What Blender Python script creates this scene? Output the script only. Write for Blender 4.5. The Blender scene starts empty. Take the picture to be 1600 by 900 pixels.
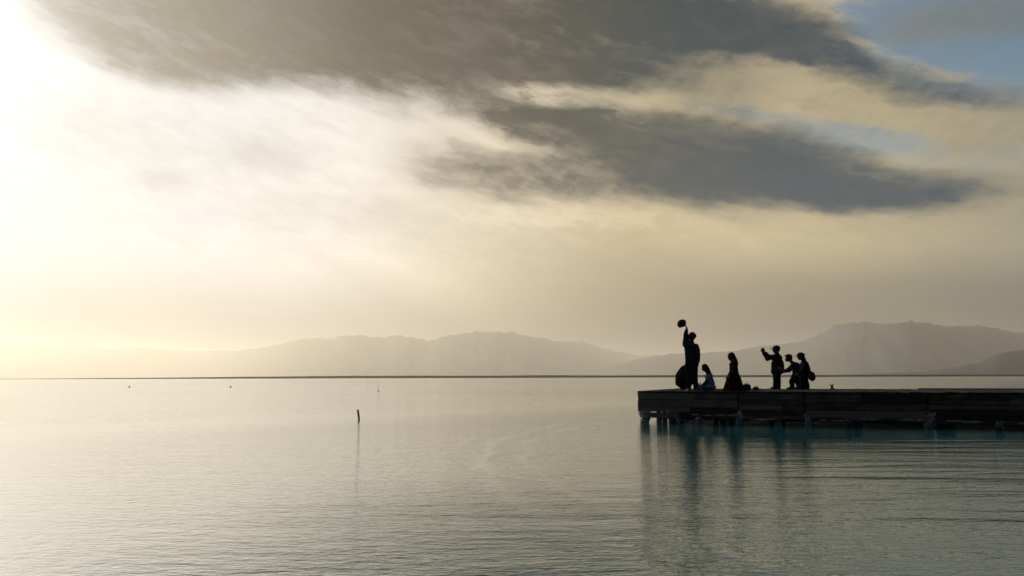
import bpy, bmesh, math, random
from mathutils import Vector, Matrix, Euler, noise as mnoise

R = math.radians
scene = bpy.context.scene
col = scene.collection

# ------------------------------------------------------------------ camera
CAM_H = 1.44
cam_d = bpy.data.cameras.new('camera')
cam_d.lens = 28.125
cam_d.sensor_width = 36.0
cam_d.clip_start = 0.1
cam_d.clip_end = 200000.0
cam = bpy.data.objects.new('camera', cam_d)
col.objects.link(cam)
cam.matrix_world = (Matrix.Translation((0, 0, CAM_H))
                    @ Matrix.Rotation(R(90 + 6.379), 4, 'X')
                    @ Matrix.Rotation(R(-0.161), 4, 'Z'))
scene.camera = cam

# ------------------------------------------------------------------ render settings
scene.view_settings.view_transform = 'Standard'
scene.view_settings.look = 'None'
scene.view_settings.exposure = 0.0
scene.view_settings.gamma = 1.0
scene.view_settings.use_curve_mapping = False
scene.render.engine = 'CYCLES'
scene.cycles.use_denoising = True
scene.cycles.volume_bounces = 4
scene.cycles.max_bounces = 8
scene.cycles.sample_clamp_indirect = 6.0

SUN_AZ, SUN_EL = -44.5, 23.0
sun_dir = Vector((math.sin(R(SUN_AZ)) * math.cos(R(SUN_EL)),
                  math.cos(R(SUN_AZ)) * math.cos(R(SUN_EL)),
                  math.sin(R(SUN_EL))))

# ------------------------------------------------------------------ node helpers
class Tree:
    def __init__(self, nt):
        self.nt = nt
    def n(self, kind, **kw):
        nd = self.nt.nodes.new(kind)
        for k, v in kw.items():
            setattr(nd, k, v)
        return nd
    def put(self, sock, v):
        if v is None:
            return
        if isinstance(v, bpy.types.NodeSocket):
            self.nt.links.new(v, sock)
        else:
            sock.default_value = v
    def math(self, op, a, b=None, c=None, clamp=False):
        nd = self.n('ShaderNodeMath', operation=op, use_clamp=clamp)
        for i, v in enumerate((a, b, c)):
            self.put(nd.inputs[i], v)
        return nd.outputs[0]
    def add(self, a, b): return self.math('ADD', a, b)
    def sub(self, a, b): return self.math('SUBTRACT', a, b)
    def mul(self, a, b): return self.math('MULTIPLY', a, b)
    def vmath(self, op, a, b=None, out=0):
        nd = self.n('ShaderNodeVectorMath', operation=op)
        self.put(nd.inputs[0], a)
        self.put(nd.inputs[1], b)
        return nd.outputs[out]
    def xyz(self, x, y, z):
        nd = self.n('ShaderNodeCombineXYZ')
        for i, v in enumerate((x, y, z)):
            self.put(nd.inputs[i], v)
        return nd.outputs[0]
    def sep(self, v):
        nd = self.n('ShaderNodeSeparateXYZ')
        self.put(nd.inputs[0], v)
        return nd.outputs
    def mapping(self, v, loc=(0, 0, 0), rot=0.0, scale=(1, 1, 1), kind='POINT'):
        if kind == 'POINT' and rot:                       # turn first, then stretch
            v = self.mapping(v, rot=0.0, scale=(1, 1, 1), kind='VECTOR_ROT', loc=(0, 0, rot))
            rot = 0.0
        if kind == 'VECTOR_ROT':
            nd = self.n('ShaderNodeVectorRotate', rotation_type='Z_AXIS')
            self.put(nd.inputs['Vector'], v)
            nd.inputs['Angle'].default_value = R(loc[2])
            return nd.outputs[0]
        nd = self.n('ShaderNodeMapping', vector_type=kind)
        self.put(nd.inputs[0], v)
        nd.inputs['Location'].default_value = loc
        nd.inputs['Rotation'].default_value = (0, 0, R(rot))
        nd.inputs['Scale'].default_value = scale
        return nd.outputs[0]
    def smooth(self, v, lo, hi, a=0.0, b=1.0, kind='SMOOTHSTEP'):
        nd = self.n('ShaderNodeMapRange', interpolation_type=kind)
        self.put(nd.inputs[0], v)
        for i, q in enumerate((lo, hi, a, b)):
            self.put(nd.inputs[1 + i], q)
        return nd.outputs[0]
    def noise(self, v, scale, detail=4.0, rough=0.55, dist=0.0, color=False):
        nd = self.n('ShaderNodeTexNoise')
        self.put(nd.inputs['Vector'], v)
        nd.inputs['Scale'].default_value = scale
        nd.inputs['Detail'].default_value = detail
        nd.inputs['Roughness'].default_value = rough
        nd.inputs['Distortion'].default_value = dist
        return nd.outputs[1 if color else 0]
    def mix(self, f, a, b, blend='MIX'):
        nd = self.n('ShaderNodeMix', data_type='RGBA', blend_type=blend)
        self.put(nd.inputs[0], f)
        for i, v in ((6, a), (7, b)):
            if isinstance(v, tuple) and len(v) == 3:
                v = v + (1.0,)
            self.put(nd.inputs[i], v)
        return nd.outputs[2]
    def ramp(self, f, stops, scale=1.0):
        nd = self.n('ShaderNodeValToRGB')
        self.put(nd.inputs[0], f)
        els = nd.color_ramp.elements
        while len(els) < len(stops):
            els.new(0.5)
        for e, (p, c) in zip(els, stops):
            e.position = p
            e.color = tuple(q * scale for q in c) + (1.0,)
        return nd.outputs[0]

# ------------------------------------------------------------------ world: veiled evening sky with broken cloud banks
# every cloud bank is (azimuth, elevation, half width, half height, tilt, thickness, core) in degrees
DARK_CLOUDS = [
    (-23.1, 24.19, 12.29, 6.36, 0, 0.76, 0.55) ,
    (-11.31, 25.36, 13.98, 6.78, -5, 0.9, 0.45) ,
    (-1.38, 23.08, 11.44, 4.87, -14, 0.82, 0.45) ,
    (11.87, 24.66, 13.98, 3.39, -10, 0.95, 0.45) ,
    (21.01, 21.76, 5.93, 1.95, -22, 0.7, 0.4) ,
    (6.2, 21.38, 8.05, 2.2, -8, 0.6, 0.3) ,
    (28.33, 18.28, 8.9, 1.69, -17, 0.58, 0.3) ,
    (3.33, 17.78, 9.75, 1.86, -8, 0.72, 0.4) ,
    (14.28, 14.89, 13.98, 4.15, -11, 0.95, 0.28) ,
    (13.56, 20.26, 9.32, 2.46, -9, 0.5, 0.2) ,
    (24.21, 12.53, 11.44, 2.37, -9, 0.9, 0.22) ,
    (1.43, 14.12, 11.44, 3.18, -7, 0.62, 0.25) ,
    (-7.01, 17.58, 6.36, 4.66, -28, 0.28, 0.2) ,
    (-44.97, 10.86, 13.98, 5.08, 0, 0.5, 0.2) ,
    (43.5, 13.59, 11.02, 3.81, -10, 0.6, 0.2) ,
]
BLUE_GAPS = [
    (30.33, 20.87, 10.59, 4.24, -18, 1.0, 0.35) ,
    (23.58, 15.74, 9.75, 1.78, -13, 0.6, 0.2) ,
    (31.92, 12.94, 5.08, 2.54, 0, 0.3, 0.2) ,
    (15.27, 18.26, 5.51, 0.76, -14, 0.45, 0.2) ,
]
THIN_SHADE = [
    (19.63, 19.17, 11.86, 3.18, -12, 0.38, 0.2) ,
    (32.06, 15.04, 6.78, 2.54, -10, 0.2, 0.2) ,
    (29.38, 5.28, 16.1, 2.54, -6, 0.42, 0.2) ,
    (12.65, 4.4, 16.1, 4.66, -12, 0.3, 0.2) ,
    (-17.29, 15.28, 4.66, 1.36, 0, 0.3, 0.2) ,
    (-27.38, 15.68, 8.05, 2.75, 0, 0.22, 0.2) ,
    (-24.01, 13.22, 2.97, 1.02, 0, 0.28, 0.2) ,
    (-12.82, 11.61, 11.02, 1.69, 4, 0.12, 0.2) ,
    (31.09, 21.65, 8.47, 2.12, -4, 0.6, 0.2) ,
]
BRIGHT_EDGES = [
    (2.17, 20.16, 5.51, 0.93, -8, 0.8, 0.2) ,
    (7.11, 19.37, 6.36, 0.85, -4, 0.35, 0.2) ,
    (-1.15, 16.45, 3.18, 0.64, -10, 0.6, 0.2) ,
    (25.43, 20.87, 4.24, 0.59, -30, 0.55, 0.2) ,
    (29.47, 18.86, 4.66, 0.51, -14, 0.45, 0.2) ,
    (17.91, 18.94, 8.05, 1.91, -8, 0.25, 0.2) ,
    (15.86, 9.97, 13.98, 1.1, -6, 0.5, 0.2) ,
    (4.66, 11.27, 9.32, 1.02, -3, 0.75, 0.2) ,
    (15.62, 15.53, 2.54, 0.42, -12, 0.1, 0.2) ,
    (30.91, 13.28, 6.78, 1.69, -10, 0.15, 0.2) ,
    (6.1, 14.57, 2.54, 0.51, -10, 0.3, 0.2) ,
]
FAR_CREST = [(-32.58, 1.88), (-30.6, 2.07), (-29.22, 2.05), (-26.71, 1.85), (-25.23, 1.99), (-23.72, 1.93), (-21.37, 1.78), (-18.95, 1.93), (-17.72, 1.99), (-16.05, 2.35), (-14.79, 2.67), (-12.63, 2.78), (-11.54, 3.05), (-10.43, 2.93), (-9.54, 2.8), (-8.2, 2.98), (-7.07, 2.81), (-5.94, 2.58), (-4.58, 2.99), (-3.21, 3.18), (-1.84, 3.27), (-0.01, 3.22), (1.82, 2.85), (3.65, 2.52), (5.01, 2.56), (6.37, 2.09), (9.05, 1.49), (10.82, 1.56), (13.43, 1.19), (17.65, 0.8), (21.68, 0.35)]
RIGHT_CREST = [(4.53, 0.25), (7.25, 0.87), (9.49, 1.39), (11.26, 1.61), (13.45, 1.67), (15.59, 1.78), (17.29, 2.11), (18.94, 2.22), (20.17, 2.37), (21.2, 2.9), (22.21, 3.43), (22.99, 3.49), (23.77, 3.59), (24.72, 3.4), (25.28, 3.34), (26.41, 3.47), (27.5, 3.39), (28.56, 3.11), (29.61, 3.16), (30.3, 3.13), (31.3, 2.86), (32.6, 2.51)]
FOOT_CREST = [(21.67, 0.1), (24.75, 0.21), (26.97, 0.28), (28.77, 0.55), (30.17, 0.89), (31.21, 1.34), (32.54, 1.59)]
world = bpy.data.worlds.new('World')
scene.world = world
world.use_nodes = True
world.node_tree.nodes.clear()
W = Tree(world.node_tree)
sky = W.n('ShaderNodeTexSky', sky_type='NISHITA')
sky.sun_disc = False
sky.sun_elevation = R(SUN_EL)
sky.sun_rotation = R(SUN_AZ)
sky.altitude = 500.0
sky.air_density = 1.0
sky.dust_density = 1.0
sky.ozone_density = 1.0
tc = W.n('ShaderNodeTexCoord')
direc = W.vmath('NORMALIZE', tc.outputs['Generated'])
dx, dy, dz = W.sep(direc)
az = W.mul(W.math('ARCTAN2', dx, dy), 180 / math.pi)
el = W.mul(W.math('ARCSINE', dz), 180 / math.pi)
gam = W.mul(W.math('ARCCOSINE', W.vmath('DOT_PRODUCT', direc, tuple(sun_dir), out=1)), 1 / math.pi)   # 0..1 away from the sun
p0 = W.xyz(az, el, 0.0)
# uneven, drawn-out cloud edges
str1 = W.mapping(p0, rot=12, scale=(0.10, 0.30, 1.0))
w1 = W.vmath('SUBTRACT', W.noise(str1, 1.0, 3.0, 0.5, color=True), (0.5, 0.5, 0.5))
str2 = W.mapping(p0, loc=(7, 3, 2), rot=13, scale=(0.34, 1.05, 1.0))
w2 = W.vmath('SUBTRACT', W.noise(str2, 1.0, 5.0, 0.6, color=True), (0.5, 0.5, 0.5))
p1 = W.vmath('ADD', p0, W.vmath('MULTIPLY', w1, (4.2, 2.2, 0.0)))
p1 = W.vmath('ADD', p1, W.vmath('MULTIPLY', w2, (2.0, 1.1, 0.0)))
fine = W.noise(W.vmath('ADD', W.mapping(p0, rot=13, scale=(0.36, 1.0, 1.0)), W.vmath('SCALE', w2)), 1.1, 8.0, 0.64, 0.3)
fiber = W.noise(W.vmath('ADD', W.mapping(p0, loc=(3, 1, 0), rot=-42, scale=(0.35, 1.5, 1.0)), W.vmath('SCALE', w2)), 1.0, 6.0, 0.62)
broad = W.noise(W.mapping(p0, loc=(2, 9, 0), rot=12, scale=(0.09, 0.22, 1.0)), 1.0, 4.0, 0.55)

def bank_sum(table, p):
    clear = None
    for (a, e, rx, ry, rot, st, inner) in table:
        q = W.mapping(p, loc=(a, e, 0), rot=rot, scale=(rx, ry, 1), kind='TEXTURE')
        d = W.vmath('LENGTH', q, out=1)
        b = W.smooth(d, 1.15, inner, 1.0, 1.0 - st)
        clear = b if clear is None else W.mul(clear, b)
    return W.sub(1.0, clear)

thick = bank_sum(DARK_CLOUDS, p1)
# the same banks a little nearer the light: tells which edges face up and catch the sun
thick_up = bank_sum(DARK_CLOUDS, W.vmath('ADD', p1, (-0.35, 1.15, 0.0)))
rim = W.smooth(W.sub(thick, thick_up), 0.10, 0.62)
# cloud cover carries on outside the view in the same broken banks
away = W.math('MAXIMUM', W.smooth(W.math('ABSOLUTE', az), 42, 60), W.smooth(el, 26, 36))
over = W.noise(W.mapping(W.vmath('DIVIDE', direc, W.xyz(W.add(W.math('ABSOLUTE', dz), 0.12), W.add(W.math('ABSOLUTE', dz), 0.12), 1.0)), scale=(0.9, 1.4, 0.0)), 1.6, 5.0, 0.55)
thick = W.math('MAXIMUM', thick, W.mul(away, W.smooth(over, 0.26, 0.44)))
thick = W.add(thick, W.mul(W.sub(fine, 0.5), 0.55))
thick = W.add(thick, W.mul(W.sub(broad, 0.5), 0.25))
fib_on = W.smooth(az, -12, 10)
thick = W.add(thick, W.mul(W.mul(W.sub(fiber, 0.5), fib_on), 0.28))
thick = W.smooth(thick, 0.12, 0.86)
thick = W.mul(thick, W.smooth(W.add(W.mul(fine, 0.6), W.mul(broad, 0.4)), 0.36, 0.56, 0.935, 1.0))   # thinner spots inside the banks
gap = W.smooth(W.add(bank_sum(BLUE_GAPS, p1), W.mul(W.sub(fine, 0.5), 0.9)), 0.15, 0.9)
thin = bank_sum(THIN_SHADE, p1)
edge = W.math('MULTIPLY', bank_sum(BRIGHT_EDGES, p1), W.smooth(fine, 0.3, 0.62))

VEIL = [(0.0, (1.8, 1.78, 1.76)), (0.06, (1.02, 1.01, 1.0)), (0.10, (0.86, 0.85, 0.84)), (0.135, (0.81, 0.79, 0.77)), (0.18, (0.88, 0.82, 0.745)),
        (0.23, (0.82, 0.705, 0.53)), (0.288, (0.63, 0.505, 0.305)), (0.365, (0.51, 0.42, 0.25)), (0.45, (0.28, 0.265, 0.21)),
        (0.6, (0.06, 0.100, 0.140)), (1.0, (0.026, 0.062, 0.098))]
CLOUD = [(0.0, (0.70, 0.66, 0.60)), (0.10, (0.24, 0.215, 0.175)), (0.17, (0.066, 0.055, 0.036)), (0.23, (0.028, 0.028, 0.025)),
         (0.28, (0.005, 0.025, 0.038)), (0.34, (0.0, 0.034, 0.068)), (0.42, (0.0, 0.042, 0.088)), (1.0, (0.004, 0.028, 0.055))]
K = 10.0                                             # world strength is 0.1
veil = W.ramp(gam, VEIL, K)
cloud_n = W.vmath('SCALE', W.ramp(gam, CLOUD, K))
W.put(cloud_n.node.inputs['Scale'], W.add(0.55, W.add(W.mul(broad, 0.5), W.mul(fine, 0.4))))
cloud = cloud_n
# slanting shafts of light and rain below the cloud bank, fanning out from the sun
ang = W.math('ARCTAN2', W.sub(el, SUN_EL + 4), W.sub(az, SUN_AZ))
shaft = W.noise(W.xyz(W.mul(ang, 4.5), W.mul(gam, 2.0), 0.0), 1.6, 1.5, 0.4)
shaft_on = W.mul(W.smooth(el, 14, 8), W.smooth(az, -26, -10))
shaft_f = W.add(1.0, W.mul(W.mul(W.sub(shaft, 0.5), 0.95), shaft_on))
low = W.smooth(el, 0.0, 9.0, 0.12, 1.0)             # the far sky behind the haze is a dull bank
wisp = W.add(1.0, W.mul(W.sub(fine, 0.5), W.smooth(el, 4, 12, 0.05, 0.45)))
wisp = W.add(wisp, W.mul(W.mul(W.sub(fiber, 0.5), fib_on), W.smooth(el, 7, 14, 0.0, 0.4)))
lit = W.vmath('SCALE', veil)
nd = lit.node
W.put(nd.inputs['Scale'], W.mul(low, W.mul(shaft_f, wisp)))
high = W.mul(W.mul(W.smooth(el, 23, 33), W.smooth(az, -5, 22)), 0.22)
gap = W.math('MAXIMUM', gap, high)
base = W.mix(W.mul(gap, 0.9), lit, W.mix(1.0, sky.outputs[0], (0.66, 0.90, 0.90), 'MULTIPLY'))
shade = W.mix(0.35, cloud, lit)
base = W.mix(thin, base, shade)
full = W.mix(thick, base, cloud)
glow = W.vmath('SCALE', veil)
W.put(glow.node.inputs['Scale'], 1.25)
full = W.mix(W.mul(edge, 0.75), full, glow)
full = W.mix(W.mul(W.mul(rim, 0.28), W.smooth(fine, 0.38, 0.66)), full, glow)
bg = W.n('ShaderNodeBackground')
W.put(bg.inputs['Color'], full)
bg.inputs['Strength'].default_value = 0.1
out = W.n('ShaderNodeOutputWorld')
W.nt.links.new(bg.outputs[0], out.inputs['Surface'])
world.cycles.sampling_method = 'MANUAL'
world.cycles.sample_map_resolution = 1024

# ------------------------------------------------------------------ sun behind the thin edge of the cloud
sl = bpy.data.lights.new('sun', 'SUN')
sl.energy = 4.75
sl.angle = R(5.0)
sl.color = (1.0, 0.88, 0.715)
so = bpy.data.objects.new('sun', sl)
col.objects.link(so)
so.rotation_euler = sun_dir.to_track_quat('Z', 'Y').to_euler()
so.location = (-20, 30, 20)
# ------------------------------------------------------------------ object helpers
def tag(o, label=None, cat=None, group=None, kind=None):
    if label: o['label'] = label
    if cat: o['category'] = cat
    if group: o['group'] = group
    if kind: o['kind'] = kind
    return o

def link(name, me, mat=None, parent=None):
    o = bpy.data.objects.new(name, me)
    if mat is not None and not me.materials:
        me.materials.append(mat)
    col.objects.link(o)
    if parent is not None:
        o.parent = parent
    return o

def mesh(name, verts, faces, smooth=False):
    me = bpy.data.meshes.new(name)
    me.from_pydata(verts, [], faces)
    me.validate()
    if smooth:
        me.polygons.foreach_set('use_smooth', [True] * len(me.polygons))
    return me

def empty(name, loc, rz=0.0):
    o = bpy.data.objects.new(name, None)
    o.empty_display_size = 0.2
    o.location = loc
    o.rotation_euler = (0, 0, rz)
    col.objects.link(o)
    return o

def material(name, color=(0.1, 0.1, 0.1), rough=0.8, var=0.25, scale=6.0, bump=0.0, stretch=(1, 1, 1), second=None, spec=0.0, coord='Object'):
    m = bpy.data.materials.new(name)
    m.use_nodes = True
    T = Tree(m.node_tree)
    bs = m.node_tree.nodes['Principled BSDF']
    c = T.n('ShaderNodeTexCoord')
    v = T.mapping(c.outputs[coord], scale=stretch)
    nz = T.noise(v, scale, 5.0, 0.6)
    lo = tuple(q * (1 - var) for q in color)
    hi = tuple(min(1, q * (1 + var)) for q in (second or color))
    T.put(bs.inputs['Base Color'], T.mix(T.smooth(nz, 0.3, 0.7), lo, hi))
    bs.inputs['Roughness'].default_value = rough
    bs.inputs['Specular IOR Level'].default_value = spec
    if bump:
        b = T.n('ShaderNodeBump')
        b.inputs['Strength'].default_value = 1.0
        b.inputs['Distance'].default_value = bump
        T.put(b.inputs['Height'], T.noise(v, scale * 3, 4.0, 0.6))
        T.put(bs.inputs['Normal'], b.outputs[0])
    return m

# ------------------------------------------------------------------ water
SHORE_Y = 2400.0
wm = bpy.data.materials.new('lake_water')
wm.use_nodes = True
T = Tree(wm.node_tree)
bs = wm.node_tree.nodes['Principled BSDF']
g = T.n('ShaderNodeNewGeometry')
pos = g.outputs['Position']
def wave(rot, scale, detail, rough, dist, amp, loc=(0, 0, 0)):
    v = T.mapping(pos, loc=loc, rot=rot, scale=scale)
    return T.mul(T.sub(T.noise(v, 1.0, detail, rough, dist), 0.5), amp)
# breeze patches: long streaks where the ripples are stronger
patch = T.noise(T.mapping(pos, loc=(3, 1, 0), rot=-8, scale=(0.010, 0.045, 1.0)), 1.0, 3.0, 0.55, 0.6)
px_, py_, pz_ = T.sep(pos)
# a wind line crosses the lake: calm strip on the near side of it, ruffled water beyond
line = T.sub(py_, T.add(41.5, T.mul(px_, 1.15)))
line = T.add(line, T.mul(T.sub(T.noise(T.mapping(pos, scale=(0.05, 0.05, 1.0)), 1.0, 4.0, 0.6), 0.5), 9.0))
near_calm = T.smooth(line, -4.0, -15.0)
ruff = T.mul(T.smooth(patch, 0.40, 0.62), near_calm)
# choppier water thrown back from the pier
chop = T.mul(T.smooth(T.sub(px_, T.mul(py_, 0.16)), -3.0, 3.5), near_calm)
swell = T.add(wave(5, (0.19, 1.0, 1.0), 2.0, 0.45, 0.3, 0.045), wave(-6, (0.42, 2.1, 1.0), 2.0, 0.5, 0.4, 0.026, (5, 2, 0)))
small = T.add(wave(8, (3.0, 7.0, 1.0), 3.0, 0.6, 0.2, 0.016), wave(-9, (8.0, 16.0, 1.0), 3.0, 0.6, 0.15, 0.010))
# curved wake rings spreading from the pier
ex = T.mul(T.sub(px_, 7.0), 1 / 7.3)
ey = T.mul(T.sub(py_, 15.0), 1 / 14.0)
rd = T.mul(T.sub(T.math('SQRT', T.add(T.mul(ex, ex), T.mul(ey, ey))), 1.0), 7.3)
rd = T.add(rd, T.mul(T.sub(T.noise(T.mapping(pos, scale=(0.6, 0.3, 1.0)), 1.0, 4.0, 0.6), 0.5), 1.0))
wake = T.mul(T.math('SINE', T.mul(rd, 2 * math.pi / 0.75)), T.smooth(T.math('ABSOLUTE', rd), 1.6, 0.2))
wake = T.mul(wake, T.mul(T.smooth(px_, 4.5, 1.5), T.smooth(T.noise(T.mapping(pos, loc=(8, 8, 0), scale=(0.3, 0.3, 1.0)), 1.0, 2.0, 0.5), 0.25, 0.55)))
slick = T.sub(1.0, T.mul(T.smooth(wake, 0.0, 0.9), 0.26))         # smoother lanes between the rings
# livelier water to the right of the group and in the foreground
lively = T.math('MAXIMUM', T.smooth(T.sub(px_, T.mul(py_, 0.38)), -0.5, 3.5), T.mul(T.mul(T.smooth(py_, 13.0, 7.0), T.smooth(px_, -4.0, 0.5)), T.smooth(T.sub(px_, T.mul(py_, 0.20)), 0.3, -0.7)))
lively = T.mul(lively, near_calm)
small_k = T.mul(T.add(0.70, T.mul(near_calm, T.add(T.sub(0.42, T.mul(chop, 0.78)), T.mul(lively, 0.50)))), slick)
swell_k = T.mul(T.add(T.add(0.30, T.mul(ruff, 0.35)), T.add(T.mul(chop, 0.22), T.mul(lively, 1.0))), slick)
height = T.add(T.add(T.mul(swell, swell_k), T.mul(small, small_k)), T.mul(wake, 0.008))
b = T.n('ShaderNodeBump')
b.inputs['Strength'].default_value = 1.0
b.inputs['Distance'].default_value = 1.0
T.put(b.inputs['Height'], height)
# wind ripples out on the open lake: steep little facets, stronger in the breeze streaks
open_w = T.smooth(line, -1.5, 2.5)
facet = T.vmath('SUBTRACT', T.noise(T.mapping(pos, scale=(2.6, 6.0, 1.0)), 1.0, 3.0, 0.65, color=True), (0.5, 0.5, 0.5))
far_patch = T.noise(T.mapping(pos, loc=(1, 4, 0), rot=4, scale=(0.004, 0.022, 1.0)), 1.0, 4.0, 0.55, 0.4)
steep = T.mul(open_w, T.smooth(far_patch, 0.38, 0.60, 0.15, 1.1))
fs_ = T.vmath('SCALE', T.vmath('MULTIPLY', facet, (0.7, 1.0, 0.0)))
T.put(fs_.node.inputs['Scale'], steep)
wnorm = T.vmath('NORMALIZE', T.vmath('ADD', b.outputs[0], fs_))
wm.node_tree.nodes.remove(bs)
rough = T.add(T.add(0.04, T.mul(ruff, 0.05)), T.mul(open_w, 0.03))
body = T.n('ShaderNodeBsdfDiffuse')
T.put(body.inputs['Color'], T.mix(T.noise(T.mapping(pos, scale=(0.02, 0.05, 1)), 1.0, 3.0), (0.008, 0.064, 0.084), (0.012, 0.078, 0.100)))
T.put(body.inputs['Normal'], wnorm)
skin = T.n('ShaderNodeBsdfGlossy')
skin.inputs['Color'].default_value = (0.96, 0.97, 0.97, 1)
T.put(skin.inputs['Roughness'], rough)
T.put(skin.inputs['Normal'], wnorm)
fr = T.n('ShaderNodeFresnel')
fr.inputs['IOR'].default_value = 1.36               # dense brine
T.put(fr.inputs['Normal'], b.outputs[0])
mx = T.n('ShaderNodeMixShader')
# choppy water mirrors the sky less than the calm sheet
T.put(mx.inputs[0], T.math('POWER', fr.outputs[0], T.add(0.34, T.mul(T.math('MAXIMUM', T.mul(chop, 0.85), lively), 0.50))))
T.nt.links.new(body.outputs[0], mx.inputs[1])
T.nt.links.new(skin.outputs[0], mx.inputs[2])
T.nt.links.new(mx.outputs[0], wm.node_tree.nodes['Material Output'].inputs['Surface'])
water = link('lake_water', mesh('lake_water', [(-37000, -4800, 0), (37000, -4800, 0), (37000, SHORE_Y + 40, 0), (-37000, SHORE_Y + 40, 0)], [(0, 1, 2, 3)]), wm)
tag(water, 'rippled pale lake water reflecting the bright clouded sky', 'water', kind='structure')

# ------------------------------------------------------------------ far shore: plain, low bank, mountains
m_plain = material('salt_plain', (0.16, 0.15, 0.12), 0.9, 0.3, 0.002)
vs, fs = [], []
prof = [(0, -0.6), (18, 0.9), (600, 1.4), (36000, 3.0)]
xs = [-37000 + 1000 * i for i in range(75)]
for x in xs:
    for d, z in prof:
        vs.append((x, SHORE_Y + d, z))
for i in range(len(xs) - 1):
    for j in range(len(prof) - 1):
        a = i * len(prof) + j
        fs.append((a, a + len(prof), a + len(prof) + 1, a + 1))
tag(link('ground', mesh('ground', vs, fs), m_plain), 'flat pale plain beyond the far shore of the lake', 'ground', kind='structure')

m_bank = material('bank_scrub', (0.022, 0.024, 0.018), 0.95, 0.4, 0.02)
vs, fs = [], []
random.seed(4)
nb = 900
for i in range(nb + 1):
    x = -2400 + 5200 * i / nb
    t = x / SHORE_Y
    h = 6.4 + 1.2 * mnoise.noise((x * 0.004, 0.3, 0)) + 0.45 * mnoise.noise((x * 0.03, 2.3, 0)) + 0.25 * random.random()
    h *= max(0.12, min(1.0, (t + 0.66) / 0.42)) * (1.0 - 0.32 * max(0.0, min(1.0, (t - 0.15) / 0.5)))
    y = SHORE_Y + 30 + 18 * mnoise.noise((x * 0.002, 7, 0))
    vs += [(x, y, 0.2), (x, y + 6, h + 0.6), (x, y + 14, h + 0.5), (x, y + 24, 0.3)]
for i in range(nb):
    for j in range(3):
        a = i * 4 + j
        fs.append((a, a + 4, a + 5, a + 1))
tag(link('far_bank', mesh('far_bank', vs, fs, True), m_bank), 'thin dark scrub bank along the far shore', 'bank', kind='structure')

def crest_at(tab, a):
    if a <= tab[0][0]: return tab[0][1]
    for (a0, e0), (a1, e1) in zip(tab, tab[1:]):
        if a <= a1:
            t = (a - a0) / (a1 - a0)
            return e0 + (e1 - e0) * t
    return tab[-1][1]

def mountain(name, tab, dist, far, crest_h, depth, az0, az1, step, seed, label, mat):
    n = int((az1 - az0) / step)
    rows = 33
    vs, fs = [], []
    for i in range(n + 1):
        a = az0 + (az1 - az0) * i / n
        e = crest_at(tab, a)
        if a < tab[0][0]: e *= max(0.15, 1 - 0.01 * (tab[0][0] - a) ** 1.2)
        if a > tab[-1][0]: e = max(0.3, e + 0.25 * math.sin((a - tab[-1][0]) * 0.5) - 0.02 * (a - tab[-1][0]))
        e_s = sum(crest_at(tab, a + q) for q in (-4, -3, -2, -1, 0, 1, 2, 3, 4)) / 9
        dist_a = max(dist, min(far, crest_h / math.tan(R(max(0.2, e_s)))))      # the lower stretches of the ridge stand farther off
        top = math.tan(R(e)) * dist_a
        jag = 0.040 * mnoise.fractal((a * 1.8, seed, 0), 0.8, 2.1, 6)
        for j in range(rows):
            t = -1.0 + 1.6 * j / (rows - 1)               # -1 foot in front, 0 crest, 0.6 behind
            d = dist_a + depth * t + 260 * mnoise.noise((a * 0.6, seed + 4, 0)) * (1 - abs(t))
            k = max(0.0, 1 - abs(t)) if t < 0 else max(0.0, 1 - t / 0.6)
            k2 = k ** 1.35
            ridg = 1 - abs(mnoise.fractal((a * 0.42 + t * 1.1, t * 1.6 - a * 0.1, seed), 1.0, 2.1, 5))
            side = 4 * k * (1 - k)
            z = top * (k2 * (1 + jag * k ** 6) + 0.12 * side * (ridg - 0.72))
            if k == 0.0: z = -5.0
            vs.append((d * math.sin(R(a)), d * math.cos(R(a)), max(-5.0, z + 1.0)))
    for i in range(n):
        for j in range(rows - 1):
            q = i * rows + j
            fs.append((q, q + 1, q + rows + 1, q + rows))
    return tag(link(name, mesh(name, vs, fs, True), mat), label, 'mountains', kind='structure')

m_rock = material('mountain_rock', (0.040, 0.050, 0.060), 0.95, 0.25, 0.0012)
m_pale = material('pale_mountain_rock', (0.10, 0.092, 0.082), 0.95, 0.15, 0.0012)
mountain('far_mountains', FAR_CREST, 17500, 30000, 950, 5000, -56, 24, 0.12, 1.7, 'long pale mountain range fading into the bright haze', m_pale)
mountain('near_mountains', RIGHT_CREST, 12800, 19000, 830, 4200, 3.0, 56, 0.10, 5.1, 'broad grey brown mountain massif rising above the pier', m_rock)
mountain('foothill', FOOT_CREST, 7500, 7500, 300, 1900, 21, 56, 0.10, 9.4, 'low dark foothill at the right end of the far shore', m_rock)

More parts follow.
